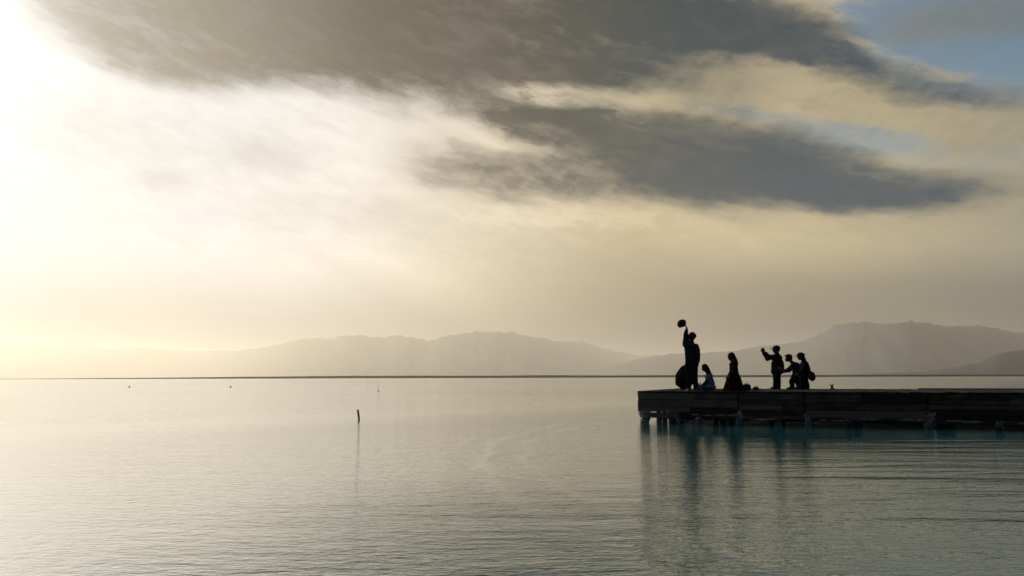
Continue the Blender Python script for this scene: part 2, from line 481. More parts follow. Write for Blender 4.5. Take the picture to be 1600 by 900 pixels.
# ------------------------------------------------------------------ haze: even air over the whole lake basin
hm = bpy.data.materials.new('haze')
hm.use_nodes = True
hm.node_tree.nodes.clear()
T = Tree(hm.node_tree)
pv = T.n('ShaderNodeVolumePrincipled')
pv.inputs['Color'].default_value = (0.97, 0.93, 0.84, 1)
pv.inputs['Density'].default_value = 5.1e-5
pv.inputs['Anisotropy'].default_value = 0.5
o_ = T.n('ShaderNodeOutputMaterial')
T.nt.links.new(pv.outputs[0], o_.inputs['Volume'])
X, Y0, Y1, Z0, Z1 = 37500, -5000, 38800, -8, 1080
hz = link('haze', mesh('haze', [(-X, Y0, Z0), (X, Y0, Z0), (X, Y1, Z0), (-X, Y1, Z0), (-X, Y0, Z1), (X, Y0, Z1), (X, Y1, Z1), (-X, Y1, Z1)],
     [(0, 3, 2, 1), (4, 5, 6, 7), (0, 1, 5, 4), (1, 2, 6, 5), (2, 3, 7, 6), (3, 0, 4, 7)]), hm)
tag(hz, 'warm haze hanging over the lake and mountains', 'haze', kind='stuff')
# ------------------------------------------------------------------ pier: weathered timber box on short salt-crusted posts
PIER = Vector((4.04, 25.9, 0.0))
PA = R(-23.3)
DECK_Z = 1.0
PIER_LEN, PIER_W = 30.0, 6.1

def plank_material(name, color, second, rough=0.85):
    m = bpy.data.materials.new(name)
    m.use_nodes = True
    T = Tree(m.node_tree)
    bs = m.node_tree.nodes['Principled BSDF']
    c = T.n('ShaderNodeTexCoord')
    oi = T.n('ShaderNodeObjectInfo')
    off = T.xyz(T.mul(oi.outputs['Random'], 37.0), T.mul(oi.outputs['Random'], 11.0), 0.0)
    p = T.vmath('ADD', c.outputs['Object'], off)
    grain = T.noise(T.mapping(p, scale=(1.2, 28.0, 28.0)), 1.0, 5.0, 0.6, 0.4)
    stain = T.noise(T.mapping(p, scale=(2.5, 4.0, 4.0)), 1.0, 4.0, 0.6)
    tone = T.add(T.mul(grain, 0.5), T.add(T.mul(stain, 0.35), T.mul(T.sub(oi.outputs['Random'], 0.5), 0.5)))
    cc = T.mix(T.smooth(tone, 0.2, 0.65), tuple(color), tuple(second))
    # dried salt bloom in blotches
    bloom = T.noise(T.mapping(p, loc=(4, 2, 1), scale=(3.0, 6.0, 6.0)), 1.0, 6.0, 0.65)
    cc = T.mix(T.mul(T.smooth(bloom, 0.60, 0.78), 0.55), cc, (0.16, 0.17, 0.17))
    T.put(bs.inputs['Base Color'], cc)
    bs.inputs['Roughness'].default_value = rough
    bs.inputs['Specular IOR Level'].default_value = 0.05
    b = T.n('ShaderNodeBump')
    b.inputs['Distance'].default_value = 0.006
    T.put(b.inputs['Height'], grain)
    T.put(bs.inputs['Normal'], b.outputs[0])
    return m

m_board = plank_material('weathered_board', (0.016, 0.015, 0.014), (0.090, 0.080, 0.068))
m_deck = plank_material('deck_plank', (0.010, 0.011, 0.013), (0.024, 0.026, 0.028))
m_post = plank_material('wet_post', (0.014, 0.017, 0.020), (0.030, 0.034, 0.036), 0.6)
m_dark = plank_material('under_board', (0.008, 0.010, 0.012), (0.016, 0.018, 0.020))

def salt_material():
    m = material('salt_crust', (0.10, 0.115, 0.12), 0.7, 0.4, 14.0, 0.012, second=(0.19, 0.21, 0.215))
    return m
m_salt = salt_material()

def box_mesh(name, sx, sy, sz, bev=0.006, wob=0.0, seed=0):
    """a sawn timber: origin at its centre, slightly uneven edges"""
    rnd = random.Random(seed)
    bm = bmesh.new()
    bmesh.ops.create_cube(bm, size=1.0)
    for v in bm.verts:
        v.co = Vector((v.co.x * sx + rnd.uniform(-wob, wob), v.co.y * sy + rnd.uniform(-wob, wob) * 0.4, v.co.z * sz + rnd.uniform(-wob, wob)))
    if bev:
        bmesh.ops.bevel(bm, geom=list(bm.edges), offset=bev, segments=1, affect='EDGES')
    me = bpy.data.meshes.new(name)
    bm.to_mesh(me)
    bm.free()
    return me

def lump_mesh(name, r, seed, amp=0.45, freq=2.6, sub=3, squash=(1, 1, 1)):
    bm = bmesh.new()
    bmesh.ops.create_icosphere(bm, subdivisions=sub, radius=1.0)
    for v in bm.verts:
        n = v.co.normalized()
        k = 1 + amp * mnoise.fractal((n * freq) + Vector((seed * 3.1, seed, 0)), 0.8, 2.0, 4)
        v.co = Vector((n.x * k * r * squash[0], n.y * k * r * squash[1], n.z * k * r * squash[2]))
    for f in bm.faces: f.smooth = True
    me = bpy.data.meshes.new(name)
    bm.to_mesh(me)
    bm.free()
    return me

pier = empty('pier', PIER, PA)
tag(pier, 'long weathered wooden pier on short salt crusted posts reaching in from the right', 'pier')

def place(o, u, v, z, rz=0.0, rx=0.0, ry=0.0):
    o.location = (u, v, z)
    o.rotation_euler = (rx, ry, rz)
    return o

rnd = random.Random(11)
# deck planks, laid across the pier
deck_meshes = [box_mesh('plank', PIER_W + 0.06 + 0.05 * k, 0.168, 0.055, 0.005, 0.004, k) for k in range(4)]
n_planks = int(PIER_LEN / 0.178)
for i in range(n_planks):
    me = deck_meshes[i % 4]
    o = link('plank', me, m_deck, pier)
    place(o, 0.07 + 0.178 * i, PIER_W / 2 - 0.03 + rnd.uniform(-0.035, 0.03), DECK_Z - 0.031 + rnd.uniform(-0.007, 0.005), R(90) + rnd.uniform(-0.002, 0.002))

# facing boards: (u0, u1, front offset, [ (z bottom, z top) ... ])
sections = [
    (-0.02, 3.10, 0.00, [(0.737, 0.935), (0.493, 0.734), (0.335, 0.490)]),
    (0.30, 3.10, 0.035, [(0.155, 0.332)]),
    (3.14, 5.00, 0.012, [(0.76, 0.935), (0.60, 0.75), (0.44, 0.59), (0.30, 0.43), (0.16, 0.29)]),
    (5.04, 8.22, -0.03, [(0.68, 0.925), (0.47, 0.67), (0.24, 0.46)]),
    (5.1, 8.1, 0.03, [(0.14, 0.235)]),
    (8.28, 12.3, 0.03, [(0.80, 0.93), (0.66, 0.79), (0.52, 0.65), (0.38, 0.51), (0.25, 0.37), (0.13, 0.24)]),
    (12.34, 21.0, 0.00, [(0.70, 0.93), (0.47, 0.69), (0.25, 0.46)]),
    (21.04, 30.0, 0.04, [(0.70, 0.93), (0.47, 0.69), (0.25, 0.46)]),
]
for si, (u0, u1, off, rows) in enumerate(sections):
    for ri, (z0, z1) in enumerate(rows):
        u = u0
        while u < u1 - 0.05:
            L = min(u1 - u, rnd.uniform(0.9, 2.3))
            if u1 - (u + L) < 0.5: L = u1 - u
            me = box_mesh('board', L - 0.014, 0.05, z1 - z0 - 0.012, 0.006, 0.006, int(u * 100) + ri)
            o = link('board', me, m_board, pier)
            place(o, u + L / 2, 0.0 + off + rnd.uniform(-0.016, 0.016), (z0 + z1) / 2 + rnd.uniform(-0.005, 0.005), 0, rnd.uniform(-0.05, 0.03), rnd.uniform(-0.006, 0.006))
            u += L
# edge beam under the deck planks along the front, seen as a thin paler line
for u0, u1 in ((5.04, 8.2), (8.24, 12.3)):
    o = link('edge_beam', box_mesh('edge_beam', u1 - u0 - 0.02, 0.05, 0.035, 0.005, 0.003, 3), m_board, pier)
    place(o, (u0 + u1) / 2, -0.075, 0.945)
# end boards on the left end of the pier
for ri, (z0, z1) in enumerate([(0.745, 0.935), (0.50, 0.735), (0.345, 0.49)]):
    for k in range(2):
        me = box_mesh('board', 2.98, 0.05, z1 - z0, 0.006, 0.006, 70 + ri * 2 + k)
        o = link('board', me, m_board, pier)
        place(o, 0.01 + rnd.uniform(-0.01, 0.01), 0.06 + 1.5 + 3.0 * k, (z0 + z1) / 2, R(90))
# a backing wall of boards under the middle of the deck and along the back
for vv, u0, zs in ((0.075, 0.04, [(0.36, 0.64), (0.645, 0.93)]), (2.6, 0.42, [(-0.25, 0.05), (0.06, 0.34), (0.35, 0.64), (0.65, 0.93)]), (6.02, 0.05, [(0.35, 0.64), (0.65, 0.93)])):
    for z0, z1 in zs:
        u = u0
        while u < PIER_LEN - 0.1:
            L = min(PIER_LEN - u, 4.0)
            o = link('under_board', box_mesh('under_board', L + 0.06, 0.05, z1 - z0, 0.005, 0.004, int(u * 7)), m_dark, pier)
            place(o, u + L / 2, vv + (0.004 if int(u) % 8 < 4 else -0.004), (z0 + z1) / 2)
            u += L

def post_mesh(seed, h=0.75, r=0.075):
    vs, fs = [], []
    rr = random.Random(seed)
    n, m = 12, 6
    for j in range(m):
        z = -0.3 + h * j / (m - 1)
        for i in range(n):
            a = 2 * math.pi * i / n
            k = r * (1 + 0.10 * mnoise.noise((math.cos(a) * 2, math.sin(a) * 2, z * 3 + seed)))
            vs.append((k * math.cos(a) + 0.01 * math.sin(z * 5 + seed), k * math.sin(a), z))
    for j in range(m - 1):
        for i in range(n):
            a = j * n + i; b2 = j * n + (i + 1) % n
            fs.append((a, b2, b2 + n, a + n))
    fs.append(tuple(range(n * (m - 1), n * m)))
    return mesh('post', vs, fs, True)

posts = [post_mesh(k, 0.95 if k != 2 else 0.85, 0.07 + 0.012 * (k % 3)) for k in range(5)]
crusts = [lump_mesh('salt_crust', 0.115, k, 0.6, 2.4, 3, (1.0, 1.0, 1.25)) for k in range(5)]
front_u = [(0.19, 1.35), (0.83, 0.75), (1.28, 0.95), (1.90, 0.9), (3.13, 1.15), (4.24, 0.95), (5.12, 1.2), (6.19, 0.9), (8.30, 1.3), (9.96, 0.9), (11.6, 1.0), (13.4, 1.1), (15.3, 0.9), (17.5, 1.0)]
for i, (u, s) in enumerate(front_u):
    o = link('post', posts[i % 5], m_post, pier)
    place(o, u, 0.10 if i else 0.09, 0.0, rnd.uniform(0, 6))
    for q in range(3 if s > 1 else 2):
        c = link('salt_crust', crusts[(i + q * 2) % 5], m_salt, o)
        c.location = (rnd.uniform(-0.03, 0.03), -0.01 + rnd.uniform(-0.03, 0.03), 0.03 + 0.13 * q + rnd.uniform(-0.02, 0.02))
        k = s * rnd.uniform(0.85, 1.15) * (1.0 if q != 0 else 0.85)
        c.scale = (k, k, k * rnd.uniform(0.7, 1.1))
        c.rotation_euler = (0, 0, rnd.uniform(0, 6))
for v in (1.4, 3.4, 5.2):
    for i, u in enumerate((0.30, 2.2, 4.0, 6.4, 9.0, 12.0, 15.0)):
        o = link('post', posts[(i + int(v)) % 5], m_post, pier)
        place(o, u + rnd.uniform(-0.1, 0.1), v, 0.0, rnd.uniform(0, 6))
        c = link('salt_crust', crusts[(i + 1) % 5], m_salt, o)
        c.location = (0, 0, 0.08)
        c.scale = (0.8, 0.8, 0.9)
# low waling beams between the posts with salt shelves growing on them
shelves = [lump_mesh('salt_shelf', 0.16, 20 + k, 0.5, 2.2, 3, (1.5, 0.45, 0.22)) for k in range(4)]
for u0, u1, z in ((1.7, 3.05, 0.24), (3.2, 4.2, 0.15), (5.2, 6.15, 0.17), (6.3, 8.2, 0.20), (8.4, 9.9, 0.19), (10.1, 11.6, 0.17)):
    b_ = link('waling_beam', box_mesh('waling_beam', u1 - u0, 0.09, 0.10, 0.008, 0.006, int(u0 * 10)), m_post, pier)
    place(b_, (u0 + u1) / 2, 0.04, z)
    n = int((u1 - u0) / 0.32)
    for k in range(n):
        if rnd.random() < 0.3: continue
        c = link('salt_shelf', shelves[rnd.randrange(4)], m_salt, b_)
        c.location = (-(u1 - u0) / 2 + (k + 0.5) * (u1 - u0) / n + rnd.uniform(-0.08, 0.08), -0.045, rnd.uniform(-0.01, 0.045))
        s = rnd.uniform(0.6, 1.15)
        c.scale = (s, s, s)
        c.rotation_euler = (0, 0, rnd.uniform(-0.3, 0.3))
# raised kerb timber along the back edge of the right part of the deck
for u0, u1 in ((8.4, 14.4), (14.45, 20.5), (20.55, 30.0)):
    o = link('kerb_timber', box_mesh('kerb_timber', u1 - u0, 0.16, 0.03, 0.008, 0.004, 8), m_deck, pier)
    place(o, (u0 + u1) / 2, PIER_W - 0.16, DECK_Z + 0.014)

def on_pier(u, v, z=DECK_Z):
    q = Matrix.Rotation(PA, 3, 'Z') @ Vector((u, v, 0))
    return Vector((PIER.x + q.x, PIER.y + q.y, z + 0.001))

# ------------------------------------------------------------------ small stakes and floats in the water
def tube(name, pts, seg=10, cap=True):
    """round bar through (point, radius) stations"""
    vs, fs = [], []
    for j, (p, r) in enumerate(pts):
        p = Vector(p)
        a = Vector(pts[max(0, j - 1)][0]); b2 = Vector(pts[min(len(pts) - 1, j + 1)][0])
        t = (b2 - a).normalized()
        ref = Vector((0, 1, 0)) if abs(t.y) < 0.9 else Vector((1, 0, 0))
        e1 = t.cross(ref).normalized(); e2 = t.cross(e1)
        for i in range(seg):
            w = 2 * math.pi * i / seg
            vs.append(tuple(p + e1 * (r * math.cos(w)) + e2 * (r * math.sin(w))))
    for j in range(len(pts) - 1):
        for i in range(seg):
            a = j * seg + i; b2 = j * seg + (i + 1) % seg
            fs.append((a, b2, b2 + seg, a + seg))
    if cap:
        fs.append(tuple(reversed(range(seg))))
        fs.append(tuple(range((len(pts) - 1) * seg, len(pts) * seg)))
    return mesh(name, vs, fs, True)

m_stake = material('wet_stake', (0.012, 0.011, 0.010), 0.7, 0.3, 12.0, 0.004)
st = link('stake', tube('stake', [((0.065, 0, -0.42), 0.033), ((0.0, 0, 0.0), 0.033), ((-0.026, 0, 0.17), 0.034), ((-0.052, 0, 0.335), 0.031), ((-0.060, 0, 0.352), 0.016)], 12), m_stake)
st.location = (-5.29, 27.95, 0)
tag(st, 'short dark leaning stake standing alone in the open water', 'stake')

m_float = material('dark_float', (0.035, 0.030, 0.026), 0.6, 0.3, 8.0)
m_rod = material('thin_rod', (0.10, 0.085, 0.065), 0.6, 0.2, 8.0)
fp = empty('marker_pole', (-14.34, 86.3, 0))
link('rod', tube('rod', [((0.03, 0, -0.4), 0.012), ((0.0, 0, 0.3), 0.012), ((0.05, 0, 0.8), 0.011), ((0.07, 0, 1.1), 0.009)], 8), m_rod, fp)
link('float', lump_mesh('float', 0.075, 3, 0.12, 1.6, 2, (1, 1, 0.9)), m_float, fp).location = (0, 0, 0.03)
tag(fp, 'thin upright marker pole with a small float at its foot, far out on the water', 'marker pole')
for i, (x, y, s, lab) in enumerate(((-63.9, 134.5, 1.0, 'tiny dark float far out on the left water, nearest the left edge'),
                                   (-45.5, 130.2, 0.95, 'tiny dark float far out between the left edge and the marker pole'))):
    fl = empty('float', (x, y, 0))
    link('float_body', lump_mesh('float_body', 0.14 * s, 8 + i, 0.12, 1.6, 2, (1.1, 1, 0.8)), m_float, fl).location = (0, 0, 0.05)
    link('float_stem', tube('float_stem', [((0, 0, 0.1), 0.035), ((0.01, 0, 0.24), 0.03)], 8), m_float, fl)
    tag(fl, lab, 'float', 'floats on the water')

# ------------------------------------------------------------------ things lying on the pier
m_black = material('black_cloth', (0.0025, 0.0025, 0.003), 0.85, 0.3, 9.0, 0.003)
m_metal = material('dark_metal', (0.05, 0.05, 0.055), 0.45, 0.2, 12.0)

um = empty('umbrella', on_pier(1.15, 1.6), 0)
um['label'] = 'large dark open umbrella lying on the deck behind the person waving a hat'
um['category'] = 'umbrella'
ax = Vector((-0.78, -0.42, 0.46)).normalized()
e1 = ax.cross(Vector((0, 0, 1))).normalized(); e2 = e1.cross(ax).normalized()
UR, UD = 0.50, 0.30
uc = Vector((0.13, 0.0, UR * math.sqrt(1 - ax.z ** 2) + 0.005))
vs, fs = [], []
NA, NR = 48, 9
for j in range(NR + 1):
    t = j / NR
    for i in range(NA):
        a = 2 * math.pi * i / NA
        sag = 1 - 0.10 * t * t * abs(math.sin(4 * a)) 
        rr_ = UR * math.sin(t * math.pi / 2) * sag
        hh = UD * math.cos(t * math.pi / 2) - 0.012 * t * abs(math.sin(4 * a))
        vs.append(tuple(uc + ax * hh + (e1 * math.cos(a) + e2 * math.sin(a)) * rr_))
for j in range(NR):
    for i in range(NA):
        a = j * NA + i; b2 = j * NA + (i + 1) % NA
        fs.append((a, b2, b2 + NA, a + NA))
can = link('canopy', mesh('canopy', vs, fs, True), m_black, um)
sm = can.modifiers.new('thick', 'SOLIDIFY'); sm.thickness = 0.004
for i in range(8):
    a = 2 * math.pi * i / 8
    pts = []
    for j in range(6):
        t = 0.06 + 0.94 * j / 5
        pts.append((uc + ax * (UD * math.cos(t * math.pi / 2) - 0.012) + (e1 * math.cos(a) + e2 * math.sin(a)) * UR * math.sin(t * math.pi / 2) * 0.985, 0.004))
    link('rib', tube('rib', pts, 6), m_metal, um)
link('shaft', tube('shaft', [(uc + ax * (UD + 0.06), 0.006), (uc + ax * UD, 0.008), (uc - ax * 0.48, 0.008)], 8), m_metal, um)
hp = uc - ax * 0.48
link('handle', tube('handle', [(hp, 0.013), (hp - ax * 0.06, 0.014), (hp - ax * 0.11 + e2 * 0.02, 0.014), (hp - ax * 0.12 + e2 * 0.06, 0.013), (hp - ax * 0.09 + e2 * 0.085, 0.012)], 8), m_black, um)

def bag(name, u, v, size, rz, seed, label, mat):
    t = empty(name, on_pier(u, v), rz)
    tag(t, label, 'bag', 'bags lying on the pier')
    w, d, h = size
    me = lump_mesh('body', 1.0, seed, 0.16, 1.7, 4)
    zmin = min(p.co.z for p in me.vertices)
    for p in me.vertices:
        q = p.co
        for ax_ in range(3):                                  # squared-off, sagging bag shape
            q[ax_] = math.copysign(abs(q[ax_]) ** 0.75, q[ax_])
        q.x *= w / 2; q.y *= d / 2; q.z *= h / 2
    z0 = min(p.co.z for p in me.vertices)
    for p in me.vertices:
        p.co.z = max(0.004, p.co.z - z0 - 0.02)
    link('body', me, mat, t)
    link('flap', lump_mesh('flap', 1.0, seed + 2, 0.10, 1.5, 3, (w * 0.47, d * 0.36, h * 0.13)), mat, t).location = (0, -0.01, h * 0.80)
    link('strap', tube('strap', [((-w * 0.25, 0, h * 0.82), 0.009), ((-w * 0.2, 0, h * 1.0), 0.009), ((0, 0.0, h * 1.08), 0.009), ((w * 0.2, 0, h * 0.98), 0.009), ((w * 0.25, 0, h * 0.8), 0.009)], 6), m_metal, t)
    link('pocket', lump_mesh('pocket', 1.0, seed + 5, 0.12, 1.5, 3, (w * 0.33, d * 0.14, h * 0.24)), mat, t).location = (0.0, -d * 0.47, h * 0.34)
    return t
m_bag = material('bag_cloth', (0.014, 0.014, 0.016), 0.8, 0.3, 12.0, 0.003)
m_bag2 = material('bag_cloth_brown', (0.020, 0.016, 0.014), 0.8, 0.3, 12.0, 0.003)
bag('backpack', 3.22, 1.3, (0.25, 0.19, 0.22), R(-15), 31, 'dark backpack on the deck beside the red dress, the larger of two bags', m_bag)
bag('shoulder_bag', 3.46, 1.62, (0.20, 0.14, 0.125), R(10), 37, 'small dark bag on the deck, the lower and smaller of two', m_bag2)

bo = empty('mooring_bollard', on_pier(5.64, 5.3), R(-20))
tag(bo, 'small dark mooring bollard with two horns on the bare deck', 'bollard')
link('stem', tube('stem', [((0, 0, 0.018), 0.055), ((0, 0, 0.05), 0.042), ((0, 0, 0.13), 0.04)], 12), m_metal, bo)
link('base_plate', box_mesh('base_plate', 0.16, 0.12, 0.02, 0.004, 0, 1), m_metal, bo).location = (0.01, 0, 0.010)
for s in (-1, 1):
    link('horn', tube('horn', [((s * 0.01, 0, 0.12), 0.024), ((s * 0.038, 0, 0.14), 0.02), ((s * 0.046, 0, 0.18), 0.014)], 10), m_metal, bo)
# ------------------------------------------------------------------ people
def add_cap(bm, p0, r0, p1, r1, seg=14):
    """tapered limb segment with round ends"""
    p0, p1 = Vector(p0), Vector(p1)
    t = p1 - p0
    L = t.length
    t = t / L if L > 1e-6 else Vector((0, 0, 1))
    ref = Vector((0, 1, 0)) if abs(t.y) < 0.9 else Vector((1, 0, 0))
    e1 = t.cross(ref).normalized(); e2 = t.cross(e1)
    rings = []
    prof = [(p0 - t * (r0 * math.sin(a)), r0 * math.cos(a)) for a in (1.35, 1.0, 0.6, 0.25)] + [(p0, r0), (p1, r1)] + \
           [(p1 + t * (r1 * math.sin(a)), r1 * math.cos(a)) for a in (0.25, 0.6, 1.0, 1.35)]
    for c, r in prof:
        rings.append([bm.verts.new(c + e1 * (r * math.cos(2 * math.pi * i / seg)) + e2 * (r * math.sin(2 * math.pi * i / seg))) for i in range(seg)])
    for a, b2 in zip(rings, rings[1:]):
        for i in range(seg):
            bm.faces.new((a[i], a[(i + 1) % seg], b2[(i + 1) % seg], b2[i]))
    bm.faces.new(list(reversed(rings[0])))
    bm.faces.new(rings[-1])

def add_ell(bm, c, r, rot=(0, 0, 0), sub=3):
    ret = bmesh.ops.create_icosphere(bm, subdivisions=sub, radius=1.0)
    M = Matrix.Translation(Vector(c)) @ Euler(rot).to_matrix().to_4x4() @ Matrix.Diagonal((r[0], r[1], r[2], 1))
    bmesh.ops.transform(bm, matrix=M, verts=ret['verts'])

def blob(name, prims, mat, parent, voxel=0.011, smooth=6, wrinkle=0.0, seed=0, freq=9.0):
    """one continuous surface grown round limb segments and rounded masses"""
    bm = bmesh.new()
    for pr in prims:
        if pr[0] == 'c': add_cap(bm, *pr[1:])
        else: add_ell(bm, *pr[1:])
    bmesh.ops.recalc_face_normals(bm, faces=list(bm.faces))
    me = bpy.data.meshes.new(name)
    bm.to_mesh(me)
    bm.free()
    tmp = bpy.data.objects.new('tmp', me)
    col.objects.link(tmp)
    rm = tmp.modifiers.new('r', 'REMESH'); rm.mode = 'VOXEL'; rm.voxel_size = voxel
    if smooth:
        s = tmp.modifiers.new('s', 'SMOOTH'); s.factor = 0.5; s.iterations = smooth
    dg = bpy.context.evaluated_depsgraph_get()
    dg.update()
    out_me = bpy.data.meshes.new_from_object(tmp.evaluated_get(dg))
    bpy.data.objects.remove(tmp)
    bpy.data.meshes.remove(me)
    out_me.name = name
    if wrinkle:
        src = [(v.co.copy(), v.normal.copy()) for v in out_me.vertices]
        flat = []
        for q, nn in src:
            flat.extend(q + nn * (wrinkle * mnoise.fractal((q.x * freq + seed, q.y * freq, q.z * freq * 0.55), 0.9, 2.0, 3)))
        out_me.vertices.foreach_set('co', flat)
        out_me.update()
    out_me.polygons.foreach_set('use_smooth', [True] * len(out_me.polygons))
    return link(name, out_me, mat, parent)

def hand_prims(wrist, d, n, size=1.0, curl=0.5, side=1, spread=0.12):
    """palm, four unequal jointed fingers and a thumb; d runs along the hand, n out of the palm"""
    w = Vector(wrist); d = Vector(d).normalized(); n = Vector(n)
    n = (n - d * n.dot(d)).normalized()
    s = d.cross(n).normalized() * side                    # towards the thumb side
    k = size
    pr = []
    for o in (-0.028, -0.009, 0.010, 0.028):
        pr.append(('c', w + d * 0.012 * k + s * o * 0.65 * k, 0.015 * k, w + d * 0.082 * k + s * o * k, 0.0125 * k))
    lens = [0.062, 0.078, 0.084, 0.076]
    for i, o in enumerate((-0.030, -0.010, 0.010, 0.029)):
        p = w + d * 0.085 * k + s * o * k
        dirv = (d + s * (o * spread * 40 * 0.06)).normalized()
        L = lens[i] * k
        a = curl * (0.85 + 0.1 * i)
        for j, fr in enumerate((0.44, 0.31, 0.25)):
            dirv = (dirv * math.cos(a * (0.7 + 0.25 * j)) + n * math.sin(a * (0.7 + 0.25 * j))).normalized()
            q = p + dirv * (L * fr)
            pr.append(('c', p, (0.0092 - 0.0008 * j) * k, q, (0.0086 - 0.001 * j) * k, 8))
            p = q
            n = n
    p = w + d * 0.022 * k + s * 0.028 * k
    dirv = (d * 0.62 + s * 0.62 + n * 0.35).normalized()
    for j, L in enumerate((0.042, 0.032, 0.026)):
        q = p + dirv * L * k
        pr.append(('c', p, (0.0125 - 0.0014 * j) * k, q, (0.0112 - 0.0014 * j) * k, 8))
        p = q
        dirv = (dirv + d * 0.35 + n * 0.35 * (1 + curl)).normalized()
    return pr

def head_prims(c, f, r=0.1, tilt=0.0):
    """skull, jaw, brow, nose, lips, chin, ears; f = horizontal facing direction, tilt up"""
    c = Vector(c)
    f = Vector((f[0], f[1], 0)).normalized()
    up = Vector((0, 0, 1))
    sd = up.cross(f)
    ft = f * math.cos(tilt) + up * math.sin(tilt)
    ut = up * math.cos(tilt) - f * math.sin(tilt)
    k = r / 0.1
    P = lambda a, b2, h: c + ft * (a * k) + sd * (b2 * k) + ut * (h * k)
    yaw = math.atan2(f.y, f.x)
    rot = (0, -tilt, yaw)
    pr = [('e', P(-0.008, 0, 0.03), (0.097 * k, 0.077 * k, 0.092 * k), rot),
          ('e', P(0.022, 0, -0.035), (0.068 * k, 0.060 * k, 0.080 * k), rot),
          ('e', P(0.060, 0, -0.090), (0.028 * k, 0.034 * k, 0.022 * k), rot),           # chin
          ('c', P(0.078, -0.035, 0.022), 0.014 * k, P(0.078, 0.035, 0.022), 0.014 * k, 8),   # brow
          ('c', P(0.088, 0, 0.012), 0.010 * k, P(0.112, 0, -0.028), 0.014 * k, 8),        # nose
          ('c', P(0.085, -0.017, -0.058), 0.010 * k, P(0.085, 0.017, -0.058), 0.010 * k, 8),  # lips
          ('c', P(0.03, 0, -0.06), 0.05 * k, P(-0.012, 0, -0.075), 0.052 * k, 12)]
    for s in (-1, 1):
        pr.append(('e', P(-0.004, s * 0.077, -0.008), (0.020 * k, 0.010 * k, 0.032 * k), rot))   # ear
        pr.append(('e', P(0.074, s * 0.032, 0.004), (0.014 * k, 0.016 * k, 0.011 * k), rot))     # eyelid
        pr.append(('e', P(0.058, s * 0.040, -0.03), (0.022 * k, 0.020 * k, 0.022 * k), rot))     # cheek
    return pr, P

def chain(pts, rad, seg=12):
    return [('c', a, ra, b2, rb, seg) for a, b2, ra, rb in zip(pts, pts[1:], rad, rad[1:])]

def cap_thing(parent, P, k, f, mat, name='cap'):
    """baseball cap: crown, bill and button under one part tree"""
    crown = blob(name, [('e', P(-0.008, 0, 0.052), (0.108 * k, 0.090 * k, 0.082 * k), (0, 0, math.atan2(f[1], f[0]))),
                        ('e', P(-0.010, 0, 0.035), (0.110 * k, 0.092 * k, 0.050 * k), (0, 0, math.atan2(f[1], f[0])))], mat, parent, 0.009, 4)
    bill = []
    for b2 in (-0.05, -0.025, 0.0, 0.025, 0.05):
        reach = 0.185 - 14.0 * b2 * b2
        bill.append(('c', P(0.07, b2, 0.048), 0.010 * k, P(reach, b2, 0.034 - 6 * b2 * b2), 0.0075 * k, 8))
    blob('bill', bill, mat, crown, 0.007, 3)
    blob('button', [('e', P(-0.008, 0, 0.136), (0.009 * k, 0.009 * k, 0.006 * k))], mat, crown, 0.003, 1)
    return crown

m_skin = material('skin', (0.045, 0.028, 0.021), 0.6, 0.12, 14.0)
m_hair = material('black_hair', (0.008, 0.007, 0.007), 0.55, 0.3, 40.0, 0.004, stretch=(1, 1, 0.2))
m_navy = material('navy_jacket', (0.006, 0.012, 0.026), 0.85, 0.25, 9.0, 0.003)
m_trous = material('dark_trousers', (0.006, 0.007, 0.011), 0.9, 0.25, 9.0, 0.003)
m_coat = material('black_coat', (0.006, 0.006, 0.008), 0.85, 0.25, 9.0, 0.003)
m_red = material('dark_red_dress', (0.011, 0.002, 0.003), 0.85, 0.25, 9.0, 0.003)
m_blue = material('pale_blue_dress', (0.07, 0.12, 0.18), 0.85, 0.25, 7.0, 0.004, second=(0.13, 0.19, 0.26))
m_shoe = material('grey_white_shoe', (0.16, 0.19, 0.22), 0.6, 0.3, 12.0)
m_dshoe = material('dark_shoe', (0.012, 0.012, 0.013), 0.5, 0.3, 12.0)
m_cap = material('dark_cap', (0.010, 0.011, 0.015), 0.85, 0.25, 12.0)
m_hat = material('dark_hat', (0.013, 0.013, 0.015), 0.85, 0.25, 12.0)
m_phone = material('phone_black', (0.01, 0.01, 0.012), 0.2, 0.1, 12.0, spec=0.5)
m_denim = material('blue_jacket', (0.010, 0.018, 0.034), 0.85, 0.3, 9.0, 0.003)

def shoe(parent, heel, toe_dir, mat, k=1.0):
    h = Vector(heel); t = Vector(toe_dir).normalized()
    z = Vector((0, 0, 1))
    upper = blob('shoe', [('c', h + z * 0.045 * k, 0.040 * k, h + t * 0.08 * k + z * 0.048 * k, 0.042 * k),
                          ('c', h + t * 0.08 * k + z * 0.045 * k, 0.042 * k, h + t * 0.17 * k + z * 0.036 * k, 0.034 * k),
                          ('c', h + z * 0.06 * k, 0.042 * k, h + z * 0.10 * k, 0.044 * k)], mat, parent, 0.009, 3)
    sole = []
    for q in range(5):
        p = h + t * (-0.02 + 0.052 * q) * k
        sole.append(('e', p + z * 0.014 * k, (0.043 * k, 0.043 * k, 0.0135 * k)))
    blob('sole', sole, mat, upper, 0.008, 1)
    return upper

def foot_prims(heel, t, k=1.0):
    h = Vector(heel); t = Vector(t).normalized(); z = Vector((0, 0, 1))
    return [('c', h + z * 0.05 * k, 0.032 * k, h + t * 0.15 * k + z * 0.035 * k, 0.026 * k), ('c', h + z * 0.05 * k, 0.033 * k, h + z * 0.12 * k, 0.036 * k)]

def person(pos, size):
    o = empty('person', pos, -math.atan2(pos.x, pos.y))
    o.scale = size
    return o

